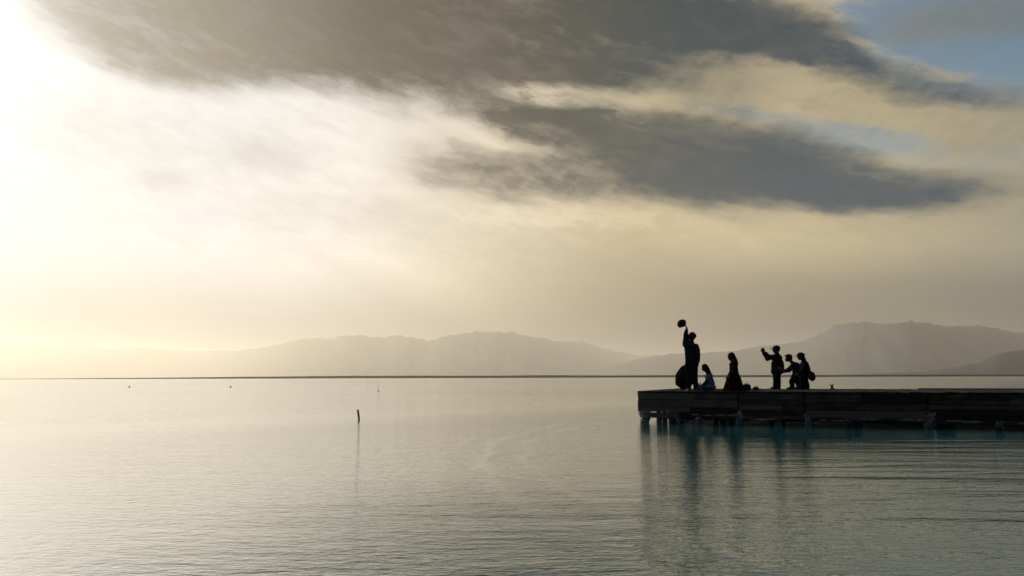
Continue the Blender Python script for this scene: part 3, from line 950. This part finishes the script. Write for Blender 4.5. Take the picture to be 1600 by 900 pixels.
# ---- person waving a hat: seen from behind, left arm straight up
me_ = person(on_pier(1.64, 0.5), (1.08, 1.08, 1.0))
tag(me_, 'tall person in dark blue jacket and trousers raising one arm high to wave a hat', 'person', 'people on the pier')
hp_, P = head_prims((0.022, 0.01, 1.705), (-0.35, 0.94), 0.112, 0.22)
shL, elL, wrL = (-0.150, 0.0, 1.47), (-0.142, 0.02, 1.77), (-0.118, 0.03, 2.005)
shR, elR, wrR = (0.130, 0.0, 1.425), (0.205, -0.02, 1.16), (0.190, 0.03, 0.90)
hipL, knL, anL = (-0.085, 0, 0.92), (-0.105, -0.01, 0.48), (-0.105, 0.02, 0.09)
hipR, knR, anR = (0.080, 0, 0.92), (0.070, -0.03, 0.48), (0.105, -0.04, 0.09)
hand_dir = (-0.35, -0.05, 0.9)
body = hp_ + chain([(0.0, 0, 0.95), (0.0, 0, 1.2), (-0.005, 0, 1.42), (0.0, 0, 1.52), (0.01, 0.005, 1.62)], [0.13, 0.125, 0.12, 0.06, 0.055])
body += chain([shL, elL, wrL], [0.055, 0.042, 0.028]) + chain([shR, elR, wrR], [0.055, 0.042, 0.028])
body += chain([hipL, knL, anL], [0.085, 0.058, 0.040]) + chain([hipR, knR, anR], [0.085, 0.058, 0.040])
body += hand_prims(wrL, hand_dir, (-0.8, -0.3, -0.2), 1.05, 0.75, 1) + hand_prims(wrR, (0.0, 0.15, -1), (-0.9, 0.2, 0), 1.05, 0.35, 1)
body += foot_prims((-0.105, -0.01, 0.0), (-0.25, 1, 0)) + foot_prims((0.105, -0.06, 0.0), (0.75, 0.6, 0))
blob('body', body, m_skin, me_, 0.0085, 3)
curls = [('e', P(-0.02, 0, 0.055), (0.108, 0.100, 0.098)), ('e', P(-0.05, 0, -0.01), (0.075, 0.092, 0.085))]
rr_ = random.Random(5)
for _ in range(60):
    a, b2 = rr_.uniform(0, 2 * math.pi), rr_.uniform(-0.35, 1.4)
    v = Vector((math.cos(a) * math.cos(b2), math.sin(a) * math.cos(b2), math.sin(b2)))
    if v.x > 0.62 and v.z < 0.55: continue
    curls.append(('e', P(-0.02 + v.x * 0.098, v.y * 0.092, 0.045 + v.z * 0.09), (rr_.uniform(0.016, 0.03),) * 3, (0, 0, 0), 2))
blob('hair', curls, m_hair, me_, 0.008, 2)
jk = chain([(0.0, 0, 0.915), (0.0, 0, 1.10), (-0.005, 0, 1.33)], [0.135, 0.150, 0.150]) + [('e', (-0.015, 0, 1.385), (0.195, 0.125, 0.13)), ('c', (0, 0, 1.47), 0.10, (0.01, 0, 1.54), 0.085), ('e', (0.0, 0, 0.96), (0.185, 0.135, 0.085)), ('e', (0, 0, 1.2), (0.185, 0.135, 0.24)),
      ('c', (-0.09, 0, 1.0), 0.10, (-0.10, 0, 1.38), 0.11), ('c', (0.09, 0, 1.0), 0.10, (0.09, 0, 1.38), 0.105), ('c', (0, 0, 1.48), 0.075, (0.005, 0, 1.55), 0.072)]
jk += chain([shL, (-0.152, 0.01, 1.60), elL, (-0.126, 0.025, 1.93)], [0.108, 0.094, 0.076, 0.052]) + chain([shR, (0.175, 0, 1.32), elR, (0.192, 0.02, 0.95)], [0.086, 0.078, 0.068, 0.056])
j_ = blob('jacket', jk, m_navy, me_, 0.012, 4, 0.016, 3)
blob('collar', [('c', (-0.05, -0.02, 1.545), 0.030, (0.06, -0.02, 1.55), 0.030), ('c', (0.06, -0.02, 1.55), 0.03, (0.065, 0.05, 1.53), 0.028), ('c', (-0.05, -0.02, 1.545), 0.03, (-0.055, 0.05, 1.53), 0.028)], m_navy, j_, 0.009, 3)
tr = chain([(-0.07, 0, 0.93), (-0.10, -0.01, 0.48), (-0.105, 0.015, 0.075)], [0.115, 0.092, 0.078]) + chain([(0.07, 0, 0.93), (0.07, -0.03, 0.48), (0.105, -0.04, 0.085)], [0.115, 0.092, 0.080]) + [('e', (0, 0, 0.93), (0.165, 0.125, 0.09))]
blob('trousers', tr, m_trous, me_, 0.012, 4, 0.018, 8)
shoe(me_, (-0.105, -0.01, 0.0), (-0.25, 1, 0), m_shoe, 1.1)
shoe(me_, (0.105, -0.07, 0.0), (0.75, 0.45, 0), m_shoe, 1.1)

# the hat in the raised hand
hw = Matrix.Rotation(me_.rotation_euler.z, 3, 'Z') @ Vector((-0.268 * 1.08, 0.0, 2.165))
hat = empty('hat', me_.location + hw, 0)
hat.rotation_euler = (R(25), R(-62), R(20))
hat.scale = (0.98, 0.98, 0.95)
tag(hat, 'dark brimmed hat held up in the raised hand of the waving person', 'hat')
def lathe(name, prof, seg=40, wob=0.0, seed=0, sx=1.0, sy=1.0, folds=0, fold_amp=0.0):
    vs, fs = [], []
    for j, (r, z) in enumerate(prof):
        for i in range(seg):
            a = 2 * math.pi * i / seg
            k = r * (1 + wob * mnoise.noise((math.cos(a) * 1.5, math.sin(a) * 1.5, seed + z * 3)) + fold_amp * (j / (len(prof) - 1)) ** 1.5 * math.sin(folds * a + 2 * mnoise.noise((math.cos(a), math.sin(a), seed))))
            vs.append((k * math.cos(a) * sx, k * math.sin(a) * sy, z + 0.25 * wob * r * mnoise.noise((math.cos(a) * 2, math.sin(a) * 2, seed + 9))))
    for j in range(len(prof) - 1):
        for i in range(seg):
            a = j * seg + i; b2 = j * seg + (i + 1) % seg
            fs.append((a, b2, b2 + seg, a + seg))
    fs.append(tuple(range(seg)) if prof[0][1] > prof[-1][1] else tuple(reversed(range(seg))))
    return mesh(name, vs, fs, True)
cr = link('crown', lathe('crown', [(0.035, 0.118), (0.062, 0.108), (0.078, 0.085), (0.086, 0.05), (0.092, 0.0), (0.094, -0.012)], 40, 0.10, 2), m_hat, hat)
br = link('brim', lathe('brim', [(0.090, 0.006), (0.118, -0.002), (0.150, -0.012), (0.162, -0.020), (0.160, -0.027), (0.118, -0.012), (0.088, -0.006)], 40, 0.16, 6), m_hat, hat)
link('band', lathe('band', [(0.0935, 0.026), (0.0965, 0.025), (0.0985, 0.004), (0.0955, 0.003)], 40, 0.10, 2), m_black, cr)

# ---- girl sitting on the deck in a pale blue dress, head bowed to the left
gi = person(on_pier(1.91, 1.5), (1.05, 1.05, 1.03))
tag(gi, 'seated girl with long dark hair in a pale blue dress, looking down', 'person', 'people on the pier')
hp_, P = head_prims((-0.035, 0, 0.705), (-0.95, -0.3), 0.094, -0.35)
shA, elA, wrA = (0.075, -0.135, 0.475), (0.02, -0.20, 0.27), (-0.12, -0.15, 0.175)
shB, elB, wrB = (0.065, 0.135, 0.475), (-0.02, 0.18, 0.27), (-0.14, 0.10, 0.165)
body = hp_ + chain([(0.11, 0, 0.12), (0.115, 0, 0.28), (0.085, 0, 0.44), (0.05, 0, 0.54), (0.0, 0, 0.63)], [0.115, 0.10, 0.095, 0.050, 0.045])
body += chain([shA, elA, wrA], [0.046, 0.035, 0.023]) + chain([shB, elB, wrB], [0.046, 0.035, 0.023])
body += chain([(0.08, -0.07, 0.10), (-0.22, -0.12, 0.12), (-0.05, -0.26, 0.055), (0.06, -0.30, 0.04)], [0.085, 0.062, 0.042, 0.03])
body += chain([(0.08, 0.07, 0.10), (-0.26, 0.06, 0.12), (-0.10, 0.20, 0.055), (0.0, 0.24, 0.04)], [0.085, 0.062, 0.042, 0.03])
body += hand_prims(wrA, (-0.85, 0.3, -0.2), (0, 0, -1), 0.88, 0.4, 1) + hand_prims(wrB, (-0.85, -0.2, -0.2), (0, 0, -1), 0.88, 0.4, -1)
blob('body', body, m_skin, gi, 0.008, 3)
hair = [('e', P(-0.022, 0, 0.040), (0.094, 0.090, 0.094)), ('e', P(-0.05, 0, -0.01), (0.06, 0.082, 0.07))]
hair += chain([P(-0.06, 0, 0.0), (0.075, -0.01, 0.60), (0.135, -0.01, 0.47), (0.165, -0.01, 0.36)], [0.075, 0.068, 0.060, 0.028])
hair += chain([P(-0.01, -0.075, 0.01), (0.02, -0.075, 0.58), (0.04, -0.115, 0.45)], [0.028, 0.034, 0.016]) + [('e', P(0.02, 0.0, 0.115), (0.03, 0.05, 0.02))]
blob('hair', hair, m_hair, gi, 0.009, 3, 0.010, 4, 22)
dr = chain([(0.115, 0, 0.13), (0.12, 0, 0.28), (0.085, 0, 0.43)], [0.165, 0.118, 0.115]) + [('e', (0.08, 0, 0.44), (0.09, 0.165, 0.075)), ('e', (0.10, 0, 0.10), (0.20, 0.23, 0.105)), ('e', (-0.10, -0.04, 0.09), (0.25, 0.22, 0.098)), ('e', (-0.20, -0.03, 0.075), (0.17, 0.22, 0.088))]
dr += chain([shA, (0.045, -0.175, 0.36)], [0.062, 0.055]) + chain([shB, (0.02, 0.165, 0.36)], [0.062, 0.055])
blob('dress', dr, m_blue, gi, 0.012, 3, 0.018, 6)
rz = random.Random(3)
for q in range(7):                                          # loose ribbon ends at the back of the dress
    z0 = 0.30 - 0.035 * q
    blob('ribbon', chain([(0.20, -0.08 + 0.02 * q, z0), (0.235, -0.1 + 0.025 * q, z0 + rz.uniform(-0.02, 0.03)), (0.262, -0.1 + 0.03 * q, z0 + rz.uniform(-0.05, 0.02))], [0.014, 0.011, 0.006], 6), m_blue, gi, 0.006, 1) if q in (0, 2, 4) else None

# ---- woman kneeling in a long dark red dress
wo = person(on_pier(2.90, 0.6), (1.08, 1.08, 1.02))
tag(wo, 'kneeling woman with long dark hair in a flared dark red dress', 'person', 'people on the pier')
hp_, P = head_prims((-0.04, 0.0, 1.045), (-0.88, 0.47), 0.097, -0.12)
shA, elA, wrA = (0.055, -0.145, 0.825), (0.045, -0.185, 0.575), (-0.09, -0.13, 0.46)
shB, elB, wrB = (-0.015, 0.145, 0.825), (-0.05, 0.185, 0.575), (-0.14, 0.10, 0.45)
body = hp_ + chain([(0.03, 0, 0.43), (0.035, 0, 0.60), (0.02, 0, 0.79), (0.005, 0, 0.89), (-0.015, 0, 0.97)], [0.125, 0.10, 0.105, 0.052, 0.048])
body += chain([shA, elA, wrA], [0.048, 0.037, 0.024]) + chain([shB, elB, wrB], [0.048, 0.037, 0.024])
body += chain([(0.03, -0.08, 0.42), (-0.08, -0.10, 0.07), (0.18, -0.10, 0.055)], [0.095, 0.062, 0.035]) + chain([(0.03, 0.08, 0.42), (-0.08, 0.10, 0.07), (0.18, 0.10, 0.055)], [0.095, 0.062, 0.035])
body += hand_prims(wrA, (-0.6, 0.6, -0.3), (0.2, 0.4, -0.8), 0.9, 0.6, 1) + hand_prims(wrB, (-0.5, -0.6, -0.3), (0.2, -0.4, -0.8), 0.9, 0.6, -1)
blob('body', body, m_skin, wo, 0.009, 3)
hair = [('e', P(-0.024, 0, 0.036), (0.102, 0.096, 0.102)), ('e', P(-0.05, 0, -0.02), (0.07, 0.092, 0.085))]
hair += chain([P(-0.05, 0, -0.01), (0.055, -0.03, 0.94), (0.095, -0.03, 0.83), (0.105, -0.03, 0.72)], [0.088, 0.082, 0.070, 0.03])
hair += chain([P(-0.01, 0.08, 0.0), (-0.03, 0.09, 0.92), (-0.02, 0.11, 0.80)], [0.03, 0.036, 0.016]) + chain([P(-0.01, -0.08, 0.0), (0.02, -0.10, 0.92), (0.05, -0.14, 0.78)], [0.03, 0.036, 0.016])
blob('hair', hair, m_hair, wo, 0.010, 3, 0.008, 9, 22)
dr = chain([(0.03, 0, 0.46), (0.035, 0, 0.60), (0.02, 0, 0.78)], [0.155, 0.128, 0.125]) + [('e', (0.02, 0, 0.80), (0.125, 0.175, 0.085)), ('e', (0.03, 0, 0.48), (0.155, 0.18, 0.12))]
dr += chain([shA, elA, (-0.05, -0.145, 0.49)], [0.064, 0.056, 0.044]) + chain([shB, elB, (-0.11, 0.125, 0.48)], [0.064, 0.056, 0.044])
bod = blob('dress', dr, m_red, wo, 0.012, 4, 0.014, 12)
sk_ = link('skirt', lathe('skirt', [(0.135, 0.545), (0.165, 0.46), (0.195, 0.36), (0.225, 0.24), (0.255, 0.12), (0.283, 0.035), (0.290, 0.004)], 72, 0.12, 14, 1.06, 0.95, 11, 0.07), m_red, bod)
sk_.location = (0.015, 0, 0)

# ---- man in a cap holding a phone up with both hands
ma = person(on_pier(3.77, 5.2), (1.12, 1.12, 1.04))
tag(ma, 'man in dark cap and loose black coat holding up a phone with both hands', 'person', 'people on the pier')
kx = 1.0
hp_, P = head_prims((0.045, 0, 1.365), (-1, 0.05), 0.112, 0.0)
shA, elA, wrA = (0.02, -0.17, 1.13), (-0.235, -0.20, 1.03), (-0.385, -0.085, 1.285)
shB, elB, wrB = (0.02, 0.17, 1.13), (-0.16, 0.21, 1.12), (-0.335, 0.085, 1.30)
body = hp_ + chain([(0.06, 0, 0.62), (0.07, 0, 0.86), (0.06, 0, 1.06), (0.055, 0, 1.17), (0.05, 0, 1.27)], [0.13, 0.13, 0.125, 0.065, 0.06])
body += chain([shA, elA, wrA], [0.055, 0.044, 0.029]) + chain([shB, elB, wrB], [0.055, 0.044, 0.029])
body += chain([(0.04, -0.085, 0.62), (0.02, -0.10, 0.33), (0.01, -0.10, 0.08)], [0.088, 0.06, 0.042]) + chain([(0.04, 0.085, 0.62), (0.03, 0.10, 0.33), (0.04, 0.10, 0.08)], [0.088, 0.06, 0.042])
body += hand_prims(wrA, (-0.12, 0.28, 0.95), (0.15, 0.9, 0.1), 1.05, 0.65, 1) + hand_prims(wrB, (-0.25, -0.28, 0.92), (0.15, -0.9, 0.1), 1.05, 0.65, -1)
body += foot_prims((0.05, -0.10, 0), (-1, -0.15, 0)) + foot_prims((0.08, 0.10, 0), (-1, 0.1, 0))
blob('body', body, m_skin, ma, 0.0085, 3)
blob('hair', [('e', P(-0.035, 0, 0.02), (0.082, 0.088, 0.075)), ('e', P(-0.05, 0, -0.025), (0.055, 0.078, 0.05))], m_hair, ma, 0.01, 3, 0.005, 3, 20)
cap_thing(ma, P, 1.12, (-1, 0.05), m_cap)
ct = [('e', (0.06, 0, 1.08), (0.165, 0.225, 0.125)), ('e', (0.065, 0, 0.82), (0.205, 0.215, 0.30)), ('e', (0.055, 0, 0.60), (0.215, 0.215, 0.115)), ('c', (0.045, -0.09, 0.58), 0.125, (0.06, -0.09, 1.05), 0.115), ('c', (0.045, 0.09, 0.58), 0.125, (0.06, 0.09, 1.05), 0.115), ('c', (-0.06, 0, 0.57), 0.085, (0.0, 0, 1.0), 0.10), ('c', (0.06, 0, 1.13), 0.09, (0.055, 0, 1.21), 0.08)]
ct += chain([shA, elA, (-0.345, -0.11, 1.215)], [0.088, 0.072, 0.052]) + chain([shB, elB, (-0.295, 0.11, 1.25)], [0.085, 0.070, 0.050])
blob('coat', ct, m_coat, ma, 0.012, 4, 0.016, 21)
tr = chain([(0.04, -0.08, 0.58), (0.02, -0.10, 0.33), (0.005, -0.10, 0.06)], [0.135, 0.120, 0.112]) + chain([(0.04, 0.08, 0.58), (0.03, 0.10, 0.33), (0.03, 0.10, 0.06)], [0.135, 0.120, 0.112])
blob('trousers', tr, m_trous, ma, 0.012, 4, 0.018, 18)
shoe(ma, (0.05, -0.10, 0), (-1, -0.15, 0), m_dshoe, 1.1)
shoe(ma, (0.08, 0.10, 0), (-1, 0.1, 0), m_dshoe, 1.1)
pw = Matrix.Rotation(ma.rotation_euler.z, 3, 'Z') @ Vector((-0.415 * 1.12, 0.0, 1.405 * 1.04))
ph = empty('phone', ma.location + pw, ma.rotation_euler.z + R(4))
tag(ph, 'dark phone held sideways at arm height by the man in the cap', 'phone')
link('phone_body', box_mesh('phone_body', 0.010, 0.152, 0.074, 0.004, 0, 2), m_phone, ph)
link('phone_screen', box_mesh('phone_screen', 0.002, 0.140, 0.066, 0.0, 0, 2), m_phone, ph).location = (0.0062, 0, 0)
link('camera_bump', box_mesh('camera_bump', 0.004, 0.03, 0.03, 0.001, 0, 2), m_phone, ph).location = (-0.0068, 0.05, 0.015)

# ---- short person leaning forward with an arm stretched out
ch = person(on_pier(4.40, 4.9), (1.12, 1.12, 1.04))
tag(ch, 'short bareheaded person in blue jacket leaning forward with one arm out', 'person', 'people on the pier')
hp_, P = head_prims((-0.125, 0, 1.055), (-1, -0.1), 0.100, -0.15)
shA, elA, wrA = (0.02, -0.13, 0.83), (-0.235, -0.17, 0.60), (-0.345, -0.10, 0.68)
shB, elB, wrB = (0.03, 0.13, 0.83), (-0.14, 0.19, 0.62), (-0.28, 0.12, 0.64)
body = hp_ + chain([(0.085, 0, 0.47), (0.10, 0, 0.62), (0.06, 0, 0.80), (-0.01, 0, 0.89), (-0.08, 0, 0.97)], [0.11, 0.105, 0.105, 0.055, 0.05])
body += chain([shA, elA, wrA], [0.046, 0.037, 0.025]) + chain([shB, elB, wrB], [0.046, 0.037, 0.025])
body += chain([(0.06, -0.07, 0.47), (-0.06, -0.09, 0.26), (-0.05, -0.09, 0.08)], [0.082, 0.056, 0.038]) + chain([(0.09, 0.07, 0.47), (0.10, 0.09, 0.27), (0.15, 0.09, 0.08)], [0.082, 0.056, 0.038])
body += hand_prims(wrA, (-0.75, 0.15, 0.5), (-0.2, 0.8, 0.3), 0.92, 0.5, 1) + hand_prims(wrB, (-0.8, -0.2, 0.3), (0.0, -0.7, -0.4), 0.92, 0.5, -1)
body += foot_prims((-0.03, -0.09, 0), (-1, -0.1, 0), 0.9) + foot_prims((0.17, 0.09, 0), (-1, 0.1, 0), 0.9)
blob('body', body, m_skin, ch, 0.008, 3)
hair = [('e', P(-0.02, 0, 0.04), (0.104, 0.094, 0.096)), ('e', P(-0.05, 0, -0.01), (0.062, 0.086, 0.075)), ('e', P(0.0, 0, 0.125), (0.03, 0.035, 0.025)), ('e', P(0.06, 0, 0.085), (0.05, 0.07, 0.035))]
blob('hair', hair, m_hair, ch, 0.009, 3, 0.010, 5, 24)
blob('face_mask', [('e', P(0.075, 0, -0.055), (0.045, 0.055, 0.050)), ('e', P(0.055, 0, -0.075), (0.045, 0.060, 0.045))], m_black, ch, 0.008, 3)
tp = chain([(0.085, 0, 0.50), (0.10, 0, 0.64), (0.065, 0, 0.79)], [0.13, 0.135, 0.130]) + [('e', (0.05, 0, 0.815), (0.115, 0.17, 0.085)), ('e', (0.11, 0, 0.80), (0.10, 0.13, 0.09)), ('c', (0.0, 0, 0.86), 0.07, (-0.03, 0, 0.91), 0.06)]
tp += chain([shA, elA, (-0.315, -0.12, 0.66)], [0.070, 0.060, 0.045]) + chain([shB, elB, (-0.25, 0.135, 0.635)], [0.070, 0.060, 0.045])
blob('jacket', tp, m_denim, ch, 0.011, 4, 0.014, 31)
tr = chain([(0.07, -0.065, 0.48), (-0.055, -0.09, 0.26), (-0.05, -0.09, 0.07)], [0.118, 0.088, 0.070]) + chain([(0.09, 0.065, 0.48), (0.10, 0.09, 0.27), (0.15, 0.09, 0.07)], [0.118, 0.088, 0.072])
blob('trousers', tr, m_trous, ch, 0.011, 4, 0.014, 35)
shoe(ch, (-0.03, -0.09, 0), (-1, -0.1, 0), m_dshoe, 0.95)
shoe(ch, (0.17, 0.09, 0), (-1, 0.1, 0), m_dshoe, 0.95)

# ---- woman in a cap with a round shoulder bag
wm_ = person(on_pier(4.74, 4.55), (1.12, 1.12, 1.04))
tag(wm_, 'rightmost person in dark cap and clothes with a round bag on the shoulder', 'person', 'people on the pier')
hp_, P = head_prims((-0.045, 0, 1.095), (-1, -0.08), 0.103, -0.08)
shA, elA, wrA = (0.06, -0.14, 0.87), (0.03, -0.20, 0.63), (-0.13, -0.15, 0.52)
shB, elB, wrB = (0.05, 0.14, 0.87), (0.0, 0.19, 0.64), (-0.16, 0.13, 0.56)
body = hp_ + chain([(0.04, 0, 0.47), (0.05, 0, 0.65), (0.05, 0, 0.83), (0.03, 0, 0.93), (-0.01, 0, 1.0)], [0.12, 0.11, 0.105, 0.055, 0.05])
body += chain([shA, elA, wrA], [0.047, 0.038, 0.025]) + chain([shB, elB, wrB], [0.047, 0.038, 0.025])
body += chain([(0.03, -0.075, 0.47), (-0.03, -0.09, 0.27), (-0.03, -0.09, 0.08)], [0.086, 0.058, 0.038]) + chain([(0.05, 0.075, 0.47), (0.06, 0.09, 0.27), (0.11, 0.09, 0.08)], [0.086, 0.058, 0.038])
body += hand_prims(wrA, (-0.85, 0.25, -0.35), (0.1, 0.8, -0.3), 0.92, 0.45, 1) + hand_prims(wrB, (-0.85, -0.25, -0.2), (0.1, -0.8, -0.3), 0.92, 0.45, -1)
body += foot_prims((-0.01, -0.09, 0), (-1, -0.1, 0), 0.9) + foot_prims((0.13, 0.09, 0), (-1, 0.1, 0), 0.9)
blob('body', body, m_skin, wm_, 0.008, 3)
hair = [('e', P(-0.03, 0, 0.01), (0.088, 0.090, 0.085)), ('e', P(-0.055, 0, -0.05), (0.055, 0.08, 0.075))] + chain([P(-0.05, 0, -0.03), (0.06, 0, 0.95), (0.085, 0, 0.88)], [0.07, 0.055, 0.03])
blob('hair', hair, m_hair, wm_, 0.009, 3, 0.007, 5, 24)
cap_thing(wm_, P, 1.10, (-1, -0.08), m_cap)
tp = chain([(0.04, 0, 0.46), (0.05, 0, 0.65), (0.055, 0, 0.82)], [0.155, 0.148, 0.135]) + [('e', (0.055, 0, 0.85), (0.125, 0.18, 0.09)), ('e', (0.04, 0, 0.47), (0.165, 0.18, 0.11)), ('c', (0.04, 0, 0.90), 0.07, (0.02, 0, 0.955), 0.06)]
tp += chain([shA, elA, (-0.10, -0.16, 0.54)], [0.072, 0.062, 0.046]) + chain([shB, elB, (-0.13, 0.14, 0.575)], [0.072, 0.062, 0.046])
blob('jacket', tp, m_coat, wm_, 0.011, 4, 0.014, 41)
tr = chain([(0.03, -0.07, 0.46), (-0.03, -0.09, 0.27), (-0.03, -0.09, 0.07)], [0.122, 0.094, 0.074]) + chain([(0.05, 0.07, 0.46), (0.06, 0.09, 0.27), (0.11, 0.09, 0.07)], [0.122, 0.094, 0.074])
blob('trousers', tr, m_trous, wm_, 0.011, 4, 0.014, 45)
shoe(wm_, (-0.01, -0.09, 0), (-1, -0.1, 0), m_dshoe, 0.95)
shoe(wm_, (0.13, 0.09, 0), (-1, 0.1, 0), m_dshoe, 0.95)
bw = Matrix.Rotation(wm_.rotation_euler.z, 3, 'Z')
sb = empty('shoulder_bag', wm_.location + bw @ Vector((0.245 * 1.12, -0.10 * 1.12, 0.27 * 1.04)), wm_.rotation_euler.z + R(35))
sb.scale = (1.12, 1.12, 1.04)
tag(sb, 'round dark bag hanging from the shoulder of the rightmost person', 'bag')
me_b = lump_mesh('bag_body', 1.0, 55, 0.10, 1.4, 4, (0.125, 0.075, 0.165))
bb_ = link('bag_body', me_b, m_bag, sb)
bb_.location = (0, 0, 0.165)
bb_.rotation_euler = (0, R(-14), 0)
Mi = Matrix.Rotation(-R(35), 3, 'Z')
off = Vector((0.245, -0.10, 0.27))
sp = [(0.05, -0.155, 0.94), (0.12, -0.155, 0.88), (0.185, -0.14, 0.74), (0.205, -0.12, 0.58), (0.215, -0.11, 0.50)]
link('strap', tube('strap', [(Mi @ (Vector(p) - off), 0.011) for p in sp], 8), m_bag, sb)
sp2 = [(0.05, -0.09, 0.95), (0.14, -0.06, 0.88), (0.205, -0.06, 0.74), (0.225, -0.08, 0.58), (0.225, -0.09, 0.50)]
link('strap', tube('strap', [(Mi @ (Vector(p) - off), 0.011) for p in sp2], 8), m_bag, sb)
